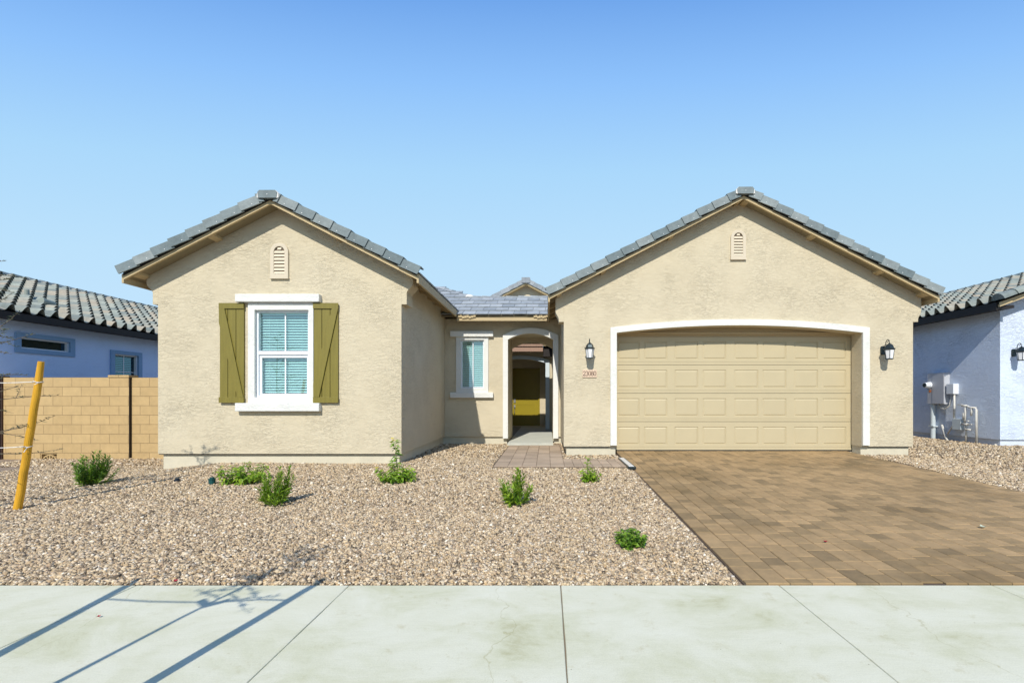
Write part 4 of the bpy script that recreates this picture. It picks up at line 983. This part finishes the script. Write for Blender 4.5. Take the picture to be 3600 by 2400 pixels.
g = MB(); g.tube([(WX_ - .07, 11.27, .75), (WX_ - .07, 11.27, 1.42)], .022, 10); g.tube([(WX_ - .07, 11.27, .75), (WX_ - .07, 11.18, .72), (WX_ - .07, 10.98, .70), (WX_ - .07, 10.95, .60), (WX_ - .07, 10.95, .2)], .022, 10); g.build('conduit', M['pipe'], U, smooth=True)
U = thing('telephone_box', (WX_, 11.15, .55), 'grey telephone box with angled conduits low on the side wall', 'junction box', 'small utility boxes on the side wall')
g = MB(); g.box(WX_ - .12, WX_ - .001, 11.04, 11.28, .52, .80); g.build('box', M['conduit'], U, bevel=.01)
g = MB(); g.tube([onw(2163, 975, .06), onw(2172, 1003, .06), onw(2180, 1018, .10)], .026, 10); g.tube([onw(2195, 967, .06), onw(2177, 996, .06)], .02, 10); g.build('conduit', M['pipe'], U, smooth=True)
U = thing('water_pipe_riser', (WX_, 10.8, .2), 'cream painted water pipes and valves rising beside the telephone box', 'pipes')
g = MB(); P = lambda x, y: onw(x, y, .10)
g.tube([P(2243, 1022), P(2243, 940), P(2241, 936), P(2226, 935), P(2224, 933), P(2212, 931)], .022, 10)
g.tube([P(2210, 931), P(2220, 932)], .03, 10); g.tube([P(2218, 933), P(2217, 950), P(2216, 970)], .024, 10); g.tube([P(2232, 936), P(2231, 955)], .022, 10)
g.tube([P(2214, 948), P(2214, 962)], .03, 10); g.tube([P(2211, 972), P(2224, 975)], .03, 10); g.tube([P(2216, 975), P(2218, 985), P(2230, 987)], .02, 10)
g.build('pipe', M['pipe'], U, smooth=True)
g = MB()
for q in ((2206, 929), (2221, 966), (2229, 974)): p = P(*q); g.box(p[0] - .03, p[0] + .02, p[1] - .05, p[1] + .05, p[2] - .012, p[2] + .012)
each(g, 'valve', M['pipe'], U)

# ------------------------------------------------------------------ block wall
m, nt, b = new_mat('tan_block'); L = nt.links
tc = nt.nodes.new('ShaderNodeTexCoord'); sp = nt.nodes.new('ShaderNodeSeparateXYZ'); cb = nt.nodes.new('ShaderNodeCombineXYZ')
L.new(tc.outputs['Object'], sp.inputs[0]); L.new(sp.outputs['X'], cb.inputs['X']); L.new(sp.outputs['Z'], cb.inputs['Y'])
br = nd(nt, 'ShaderNodeTexBrick', Scale=1.0); br.inputs['Brick Width'].default_value = .406; br.inputs['Row Height'].default_value = .203; br.inputs['Mortar Size'].default_value = .005; br.inputs['Mortar Smooth'].default_value = .3
br.inputs['Color1'].default_value = (.47, .325, .150, 1); br.inputs['Color2'].default_value = (.52, .365, .172, 1); br.inputs['Mortar'].default_value = (.34, .225, .105, 1)
L.new(cb.outputs[0], br.inputs['Vector'])
n = nd(nt, 'ShaderNodeTexNoise', Scale=6, Detail=8, Roughness=.7); L.new(tc.outputs['Object'], n.inputs['Vector'])
r = ramp(nt, [(.3, (.88, .88, .88)), (.7, (1.08, 1.08, 1.08))]); L.new(n.outputs[0], r.inputs[0])
mx = nd(nt, 'ShaderNodeVectorMath', operation='MULTIPLY'); L.new(br.outputs['Color'], mx.inputs[0]); L.new(r.outputs[0], mx.inputs[1]); L.new(mx.outputs[0], b.inputs['Base Color'])
ad = nd(nt, 'ShaderNodeMath', operation='MULTIPLY'); L.new(br.outputs['Fac'], ad.inputs[0]); ad.inputs[1].default_value = -1
bp = nd(nt, 'ShaderNodeBump', Strength=1, Distance=.008); L.new(ad.outputs[0], bp.inputs['Height'])
n2 = nd(nt, 'ShaderNodeTexNoise', Scale=110, Detail=3); L.new(tc.outputs['Object'], n2.inputs['Vector'])
bp2 = nd(nt, 'ShaderNodeBump', Strength=.6, Distance=.002); L.new(n2.outputs[0], bp2.inputs['Height']); L.new(bp.outputs[0], bp2.inputs['Normal'])
L.new(bp2.outputs[0], b.inputs['Normal']); b.inputs['Roughness'].default_value = .9
M['block'] = m
YW = 9.56; xw = lambda p: wx(p, YW); ztw = wz(866.5, YW)
BW = thing('block_wall', (xw(100), YW, ztw - 9 * .203), 'tan concrete block wall left of the house with a raised pilaster', 'wall')
vx0, vx1 = xw(92), xw(131.5); vz1 = wz(1040.5, YW)
g = MB(); g.slab([(xw(8), -.15), (vx0, -.15), (vx0, vz1), (vx1, vz1), (vx1, -.15), (xw(296), -.15), (xw(296), ztw), (xw(8), ztw)], [], YW, YW + .2); g.build('wall', M['block'], BW)
g = MB(); g.box(xw(296) + .001, XL0 - .002, YW + .055, YW + .2, -.15, ztw - .001); g.build('wall', M['block'], BW)
g = MB(); g.box(xw(249), xw(297), YW - .012, YW + .21, ztw + .001, ztw + .05); g.build('cap', M['block'], BW)
g = MB(); g.box(xw(296) + .0005, xw(296) + .008, YW - .001, YW + .054, -.15, ztw + .0005); g.build('joint', M['blackfascia'], BW)
g = MB(); cxv = (vx0 + vx1) / 2; zb_ = vz1 - .20
g.slab([(vx0, zb_), (vx1, zb_), (vx1, vz1), (vx0, vz1)], [rect(vx0 + .02, vx1 - .02, zb_ + .02, vz1 - .02)], YW + .01, YW + .15)
for k in range(7):
    a_ = math.pi * (k + .0) / 6; g.slab([(cxv + math.cos(a_) * .03 - math.sin(a_) * .012, zb_ + .01 + math.sin(a_) * .03), (cxv + math.cos(a_) * .165 - math.sin(a_) * .012, zb_ + .02 + math.sin(a_) * .15),
        (cxv + math.cos(a_) * .165 + math.sin(a_) * .012, zb_ + .02 + math.sin(a_) * .15), (cxv + math.cos(a_) * .03 + math.sin(a_) * .012, zb_ + .012 + math.sin(a_) * .03)], [], YW + .02, YW + .12)
ring_o = [(cxv + .16 * math.cos(math.pi * t / 12), zb_ + .02 + .15 * math.sin(math.pi * t / 12)) for t in range(13)]; ring_i = [(cxv + .135 * math.cos(math.pi * t / 12), zb_ + .02 + .125 * math.sin(math.pi * t / 12)) for t in range(13)]
g.slab(ring_o + ring_i[::-1], [], YW + .015, YW + .125)
g.build('breeze_block', M['block'], BW, label='pierced fan-pattern block at the foot of the wall')
upst = MB(); upst.box(xw(-60), xw(7.5), YW - .03, YW + .12, -.1, ztw + .03)  # dark brown upright box at the left end of the block wall
tag(upst.build('dark_upstand', simple('dark_brown', (.07, .04, .028), rough=.6), loc=(xw(0), YW, 0)), 'dark brown post at the far left end of the block wall', 'upstand')

# ------------------------------------------------------------------ plants
def leaf(g, p, d, ln, w, nrm, fold=.25, bend=.15):
    p = Vector(p); d = Vector(d).normalized(); s = d.cross(Vector(nrm)).normalized(); n = s.cross(d)
    a = p + d * ln * .45; tip = p + d * ln - n * ln * bend
    L_ = a + s * w / 2 + n * w * fold; R_ = a - s * w / 2 + n * w * fold
    g.add([p, L_, tip, R_, a + n * 0], [(0, 4, 1), (1, 4, 2), (0, 3, 4), (3, 2, 4)])
def rdir(spread, up=1.0):
    a = random.uniform(0, 2 * math.pi); return Vector((math.cos(a) * spread, math.sin(a) * spread, up)).normalized()
def shrub(px, py, label, style, h, w, mat, lean=0.0, nst=18, ll=.055, lw=.016, seed=1):
    random.seed(seed); x, y, z_ = g2w(px, py)
    t = thing('shrub', (x, y, z_), label, 'shrub', 'young shrubs planted in the gravel')
    lf = MB(); stg = MB()
    for i in range(nst):
        a = random.uniform(0, 2 * math.pi); sp = random.random() ** .6 * w
        tipz = h * (1 - .45 * (sp / w) ** 1.5) * random.uniform(.5, 1.12)
        if style == 'spread': tipz = h * random.uniform(.4, 1)
        tip = Vector((x + math.cos(a) * sp + lean * tipz, y + math.sin(a) * sp * .9, z_ + tipz)); base_ = Vector((x + math.cos(a) * .02, y + math.sin(a) * .02, z_ - .02))
        if style == 'spread': base_ = Vector((x + math.cos(a) * sp * .3, y, z_ - .02))
        mid = base_.lerp(tip, .5) + Vector((math.cos(a) * sp * .18, math.sin(a) * sp * .18, -.02 * h))
        pts = [base_.lerp(mid, .5) * .5 + base_.lerp(mid, .5) * .5, mid, tip]; pts = [base_, base_.lerp(mid, .6), mid, mid.lerp(tip, .5), tip]
        stg.tube(pts, [.005, .0045, .004, .003, .0015], 5)
        nl = int((tip - base_).length / (.011 if style == 'narrow' else .022)) + 3
        for k in range(nl):
            tt = .16 + .84 * (k / nl) if style != 'round' else .3 + .7 * k / nl
            q = tt * 4; i0 = min(3, int(q)); p = pts[i0].lerp(pts[i0 + 1], q - i0)
            ax = (pts[i0 + 1] - pts[i0]).normalized(); ph = random.uniform(0, 2 * math.pi)
            sd = ax.orthogonal().normalized(); sd = Matrix.Rotation(ph, 3, ax) @ sd
            if style == 'narrow': d = (ax * .9 + sd * .75); nr = ax
            elif style == 'broad' or style == 'spread': d = (ax * .25 + sd * 1.0 + Vector((0, 0, -.15))); nr = Vector((random.uniform(-.4, .4), random.uniform(-.6, .1), 1))
            else: d = (ax * .5 + sd); nr = Vector((random.uniform(-.6, .6), random.uniform(-.9, .3), 1))
            s_ = random.uniform(.7, 1.15) * (1 - .25 * tt)
            leaf(lf, p, d, ll * s_, lw * s_, nr, fold=.2 if style != 'round' else .1, bend=.12 if style == 'narrow' else .25)
    lf.build('foliage', mat, t); stg.build('stem', M['stem'], t)
    return t, Vector((x, y, z_))
shrub(212, 1114, 'dense dark green narrow-leaved shrub nearest the yellow stake and block wall', 'narrow', .50, .27, M['leaf_mid'], lean=.10, nst=42, ll=.085, lw=.021, seed=3)
shrub(552, 1111, 'low sprawling broad-leaved shrub beside the green riser below the left window', 'spread', .30, .37, M['leaf_bright'], lean=.25, nst=34, ll=.095, lw=.04, seed=5)
shrub(630, 1162, 'light green wispy narrow-leaved shrub just right of the sprawling one', 'narrow', .47, .23, M['leaf_bright'], lean=.16, nst=32, ll=.086, lw=.020, seed=8)
t, p0 = shrub(912, 1107, 'tall broad-leaved shrub with tiny yellow flowers near the left wing corner', 'broad', .32, .31, M['leaf_bright'], nst=26, ll=.10, lw=.042, seed=12)
# leader and flowers of the tall one
random.seed(4); lf = MB(); stg = MB(); fw = MB()
pts = [p0 + Vector((0, 0, 0)), p0 + Vector((.0, 0, .25)), p0 + Vector((-.02, 0, .45)), p0 + Vector((-.03, 0, .60))]; stg.tube(pts, [.006, .005, .004, .002], 6)
for k in range(46):
    q = (.25 + .75 * k / 46) * 3; i0 = min(2, int(q)); p = pts[i0].lerp(pts[i0 + 1], q - i0); a = random.uniform(0, 6.28)
    leaf(lf, p, (math.cos(a), math.sin(a) * .7, random.uniform(-.35, .5)), random.uniform(.07, .13) * (1.15 - .14 * q), .035, (0, -.4, 1), bend=.3)
for c in (p0 + Vector((-.05, 0, .60)), p0 + Vector((-.06, -.02, .63)), p0 + Vector((-.08, 0, .57)), p0 + Vector((-.30, 0, .20))):
    for k in range(8): leaf(fw, c, rdir(1.2), .035, .018, (0, -.5, 1))
lf.build('foliage', M['leaf_mid'], t); stg.build('stem', M['stem'], t); fw.build('flowers', M['flower'], t)
shrub(1183, 1159, 'upright bright green shrub in the middle of the gravel below the entry arch', 'narrow', .44, .20, M['leaf_bright'], lean=.04, nst=24, ll=.095, lw=.024, seed=15)
t, p0 = shrub(1349, 1106, 'small broad-leaved shrub in front of the walkway below the house number', 'broad', .25, .19, M['leaf_bright'], nst=24, ll=.085, lw=.036, seed=18)
random.seed(6); lf = MB(); stg = MB(); pts = [p0, p0 + Vector((.0, 0, .2)), p0 + Vector((.0, 0, .34))]; stg.tube(pts, [.005, .004, .002], 6)
for k in range(22):
    q = (.3 + .7 * k / 22) * 2; i0 = min(1, int(q)); p = pts[i0].lerp(pts[i0 + 1], q - i0); a = random.uniform(0, 6.28)
    leaf(lf, p, (math.cos(a), math.sin(a) * .7, random.uniform(-.1, .6)), .07, .024, (0, -.4, 1), bend=.25)
lf.build('foliage', M['leaf_bright'], t); stg.build('stem', M['stem'], t)
shrub(1448, 1256, 'compact rounded glossy shrub nearest the driveway and pavement', 'round', .20, .145, M['leaf_mid'], nst=56, ll=.05, lw=.042, seed=22)

# young trees with stakes ----------------------------------------------
def young_tree(x, y, h, r, label, seed, zlow=.7, nb=26):
    random.seed(seed); z_ = gz(x, y) if y > 3.2 else -.05
    t = thing('young_tree', (x, y, z_), label, 'tree', 'staked young trees')
    tr = MB(); tr.tube([(x, y, z_ - .05), (x + .01, y, z_ + h * .3), (x - .01, y + .01, z_ + h * .6), (x + .01, y, z_ + h)], [.022, .018, .013, .004], 8); tr.build('trunk', M['bark'], t)
    br = MB(); lf = MB()
    for i in range(nb):
        zz_ = z_ + zlow + (h - zlow) * (i + random.random()) / nb; a = random.uniform(0, 2 * math.pi) if i % 3 else random.uniform(-.9, .5); R = r * random.uniform(.55, 1.15) * (1.1 - .55 * (zz_ - z_ - zlow) / (h - zlow))
        p = Vector((x, y, zz_)); d = Vector((math.cos(a), math.sin(a), random.uniform(.0, .7)))
        pts = [p]
        for k in range(4):
            d = (d + Vector((random.uniform(-.25, .25), random.uniform(-.25, .25), random.uniform(-.2, .12)))).normalized(); pts.append(pts[-1] + d * R / 4)
        br.tube(pts, [.006, .005, .004, .003, .0015], 5)
        for k in range(24):
            q = (.2 + .8 * random.random()) * 4; i0 = min(3, int(q)); c = pts[i0].lerp(pts[i0 + 1], q - i0)
            leaf(lf, c, rdir(1.2, random.uniform(-.4, 1)) , random.uniform(.03, .055), .011, rdir(1), bend=.1)
        if random.random() < .8:
            c = pts[2]; d2 = Vector((random.uniform(-1, 1), random.uniform(-1, 1), random.uniform(-.3, .8))).normalized(); e_ = c + d2 * R * .4
            br.tube([c, e_], [.003, .001], 4)
            for k in range(10): leaf(lf, c.lerp(e_, random.uniform(.2, 1)), rdir(1.2, random.uniform(-.4, 1)), .045, .011, rdir(1))
    br.build('branch', M['bark'], t); lf.build('crown', M['leaf_grey'], t)
    return t
young_tree(-6.52, 5.05, 2.80, .80, 'sparse young olive-leaved tree reaching in at the left edge', 31, zlow=.5, nb=44)
young_tree(-2.50, 1.05, 2.60, .36, 'young street tree beside the pavement casting its shadow on the concrete', 37, zlow=1.72, nb=20)
def stake(p0, p1, r, label):
    p0 = Vector(p0); p1 = Vector(p1); g = MB(); n = 10
    pts = [p0.lerp(p1, k / n) + Vector((random.uniform(-.003, .003), random.uniform(-.003, .003), 0)) for k in range(n + 1)]
    g.tube(pts, [r * (1.08 - .16 * k / n) for k in range(n)] + [r * .80], 16)
    o = g.build('tree_stake', M['stake'], smooth=False, loc=tuple(p0)); tag(o, label, 'tree stake', 'wooden stakes holding up the young trees'); return o
xs_, ys_, zs_ = g2w(38, 1170)
sp0 = Vector((xs_, ys_, zs_ - .1)); tp = Vector((wx(95, ys_), ys_, wz(830, ys_)))
stake(sp0 - (tp - sp0) * .03, tp, .035, 'leaning yellow wooden stake in the gravel at the left')
stake((-2.05, 1.3, -.1), (-1.97, 1.3, 1.80), .032, 'upright stake right of the street tree')
stake((-2.70, 1.3, -.1), (-3.346, 1.3, 1.80), .032, 'strongly leaning stake left of the street tree')
def tie(pts, label, par=None, r=.0045):
    g = MB(); g.tube(pts, r, 6); o = g.build('tie_wire', M['wire'], loc=tuple(pts[0])); tag(o, label, 'tie wire', 'wires tying trees to stakes')
for (pyy, zt, lab) in ((877, 1.60, 'upper white wire tied round the leaning yellow stake'), (1025, .80, 'lower white wire tied round the leaning yellow stake')):
    f = (pyy - 830) / (1170 - 830); c = tp.lerp(Vector((xs_, ys_, zs_)), f)
    loop = [c + Vector((.044 * math.cos(a), .044 * math.sin(a), .006 * math.sin(a * 3))) for a in [k * math.pi / 6 for k in range(13)]]
    tie([Vector((-6.52, 5.05, c.z + .005))] + [Vector((-6.52, 5.05, c.z)).lerp(c + Vector((-.04, -.03, 0)), k / 4) - Vector((0, 0, .012 * math.sin(math.pi * k / 4))) for k in range(1, 5)] + [p for p in loop] + [c + Vector((.05, -.045, -.01)), c + Vector((.02, -.05, -.06 if pyy > 900 else -.03))], lab)
tie([Vector((-3.26, 1.3, 1.52)), Vector((-2.9, 1.17, 1.60)), Vector((-2.5, 1.09, 1.66)), Vector((-2.2, 1.2, 1.60)), Vector((-1.98, 1.3, 1.50))], 'wire tying the street tree to its two stakes', r=.007)
g = MB(); g.tube([(-2.60, 1.10, 1.68), (-2.50, 1.02, 1.68), (-2.42, 1.10, 1.68)], .022, 8); tag(g.build('tree_tie_sleeve', M['rubber'], loc=(-2.50, 1.05, 1.68)), 'short black rubber sleeve round the street tree trunk', 'tie sleeve')

# ------------------------------------------------------------------ small things
def riser(px, py, mat, label, w=.035, h=.05):
    x, y, z_ = g2w(px, py); z_ += .01; t = thing('irrigation_riser', (x, y, z_), label, 'irrigation riser', 'irrigation caps in the gravel')
    g = MB(); g.tube([(x, y, z_ - .03), (x, y, z_ + h)], w, 14); g.build('body', mat, t)
    g = MB(); g.tube([(x, y, z_ + h), (x, y, z_ + h + .012)], w * 1.12, 14); g.tube([(x, y, z_ + h + .012), (x, y, z_ + h + .028)], w * .7, 10); g.build('cap', mat, t)
riser(487, 1113, M['green_plastic'], 'dark green plastic irrigation riser beside the sprawling shrub', .042, .07)
riser(407, 1107, M['black_plastic'], 'dark blue flush irrigation cap alone in the gravel', .036, .022)
def petal(px, py, zoff, mat, name, label, cat, s=.02, group=None):
    Y = F * (CH - zoff) / (py - HY)
    if px > 1700:
        for _ in range(20): Y = F * (CH - zdrive(Y) - .004) / (py - HY)
        zoff = zdrive(Y) + .004
    x = wx(px, Y); g = MB(); random.seed(int(px))
    for k in range(5): leaf(g, (x, Y, zoff + .004), (math.cos(k * 1.3), math.sin(k * 1.3), .35), s * random.uniform(.8, 1.4), s * 1.1, (0, 0, 1), bend=-.3)
    tag(g.build(name, mat, loc=(x, Y, zoff)), label, cat, group)
petal(1896, 1245, 0, M['red'], 'fallen_petal', 'crimson petal lying on the brown driveway pavers', 'petal', .017, 'fallen crimson petals')
petal(227, 1417, .002, M['red'], 'fallen_petal', 'crimson petal lying on the pale pavement at the left', 'petal', .011, 'fallen crimson petals')
petal(403, 1336, .02, M['red'], 'fallen_petal', 'crimson petal on the gravel at the pavement edge', 'petal', .016, 'fallen crimson petals')
petal(2257, 1212, 0, M['paleleaf'], 'fallen_leaf', 'pale dry leaf on the right side of the driveway', 'leaf', .03)
# metal strip lying along the end of the walkway
ya, yb_ = 8.33, 7.28; g = MB(); z_ = .20
P4 = lambda dx, y, zz_: (1.345 + dx, y, zz_)
st = thing('metal_channel', (1.40, 7.8, z_), 'shiny light metal drain channel lying between walkway and driveway', 'drain channel')
g.hexa([(1.335, yb_, z_ - .03), (1.465, yb_, z_ - .03), (1.465, ya, z_ - .03), (1.335, ya, z_ - .03), (1.335, yb_, z_ + .005), (1.465, yb_, z_ + .005), (1.465, ya, z_ + .005), (1.335, ya, z_ + .005)]); g.build('tray', M['lantern'], st)
g = MB(); g.box(1.352, 1.435, yb_ + .03, ya - .02, z_ + .006, z_ + .016); g.build('grate', M['metal'], st, bevel=.003)

# ------------------------------------------------------------------ light, sky, camera
SD = Vector((-.155, -1, .90)).normalized()                 # direction towards the sun
el = math.asin(SD.z)
sun = bpy.data.lights.new('sun', 'SUN'); sun.energy = 4.7; sun.angle = rad(.5); sun.color = (1, .95, .86)
so = bpy.data.objects.new('sun', sun); COL.objects.link(so); so.rotation_euler = SD.to_track_quat('Z', 'Y').to_euler(); so.location = (0, -10, 20)
w = bpy.data.worlds.new('World'); SC.world = w; w.use_nodes = True; nt = w.node_tree; L = nt.links
bg = nt.nodes['Background']; sky = nt.nodes.new('ShaderNodeTexSky'); sky.sky_type = 'NISHITA'; sky.sun_disc = False
sky.sun_elevation = el; sky.sun_rotation = math.atan2(SD.x, SD.y); sky.air_density = 1.0; sky.dust_density = .3; sky.ozone_density = 2.0
tcw = nt.nodes.new('ShaderNodeTexCoord'); spw = nt.nodes.new('ShaderNodeSeparateXYZ'); L.new(tcw.outputs['Generated'], spw.inputs[0])
# colour of the clear sky by the height above the horizon (sine of the elevation)
rw = ramp(nt, [(0, (.60, .81, 1.0)), (.20, (.52, .78, 1.0)), (.333, (.42, .71, 1.0)), (.467, (.285, .56, 1.0)), (.60, (.165, .39, .86)), (1, (.10, .24, .62))])
def mth(op, a, b_=None):
    n_ = nd(nt, 'ShaderNodeMath', operation=op)
    for k_, x_ in enumerate((a, b_)):
        if x_ is None: continue
        if isinstance(x_, (int, float)): n_.inputs[k_].default_value = x_
        else: L.new(x_, n_.inputs[k_])
    return n_.outputs[0]
den = mth('SQRT', mth('ADD', mth('MULTIPLY', spw.outputs['Y'], spw.outputs['Y']), mth('MULTIPLY', mth('MULTIPLY', spw.outputs['X'], spw.outputs['X']), .25)))
L.new(mth('DIVIDE', mth('DIVIDE', spw.outputs['Z'], den), 1.5), rw.inputs[0])
sc_ = nd(nt, 'ShaderNodeVectorMath', operation='SCALE'); L.new(sky.outputs[0], sc_.inputs[0]); sc_.inputs['Scale'].default_value = .08
mw = nd(nt, 'ShaderNodeMixRGB'); mw.inputs[0].default_value = .96; L.new(sc_.outputs[0], mw.inputs[1]); L.new(rw.outputs[0], mw.inputs[2])
L.new(mw.outputs[0], bg.inputs[0]); bg.inputs[1].default_value = 1.0
cam = bpy.data.cameras.new('camera'); co = bpy.data.objects.new('camera', cam); COL.objects.link(co); SC.camera = co
co.location = (0, 0, CH); co.rotation_euler = (rad(90), 0, 0)
cam.sensor_width = 36; cam.lens = 36 * F / 2352; cam.shift_x = -(VX - 1176) / 2352; cam.shift_y = (HY - 784) / 2352
cam.clip_start = .05; cam.clip_end = 2000
SC.view_settings.view_transform = 'Standard'; SC.view_settings.look = 'None'; SC.view_settings.exposure = 0.0; SC.view_settings.gamma = 1
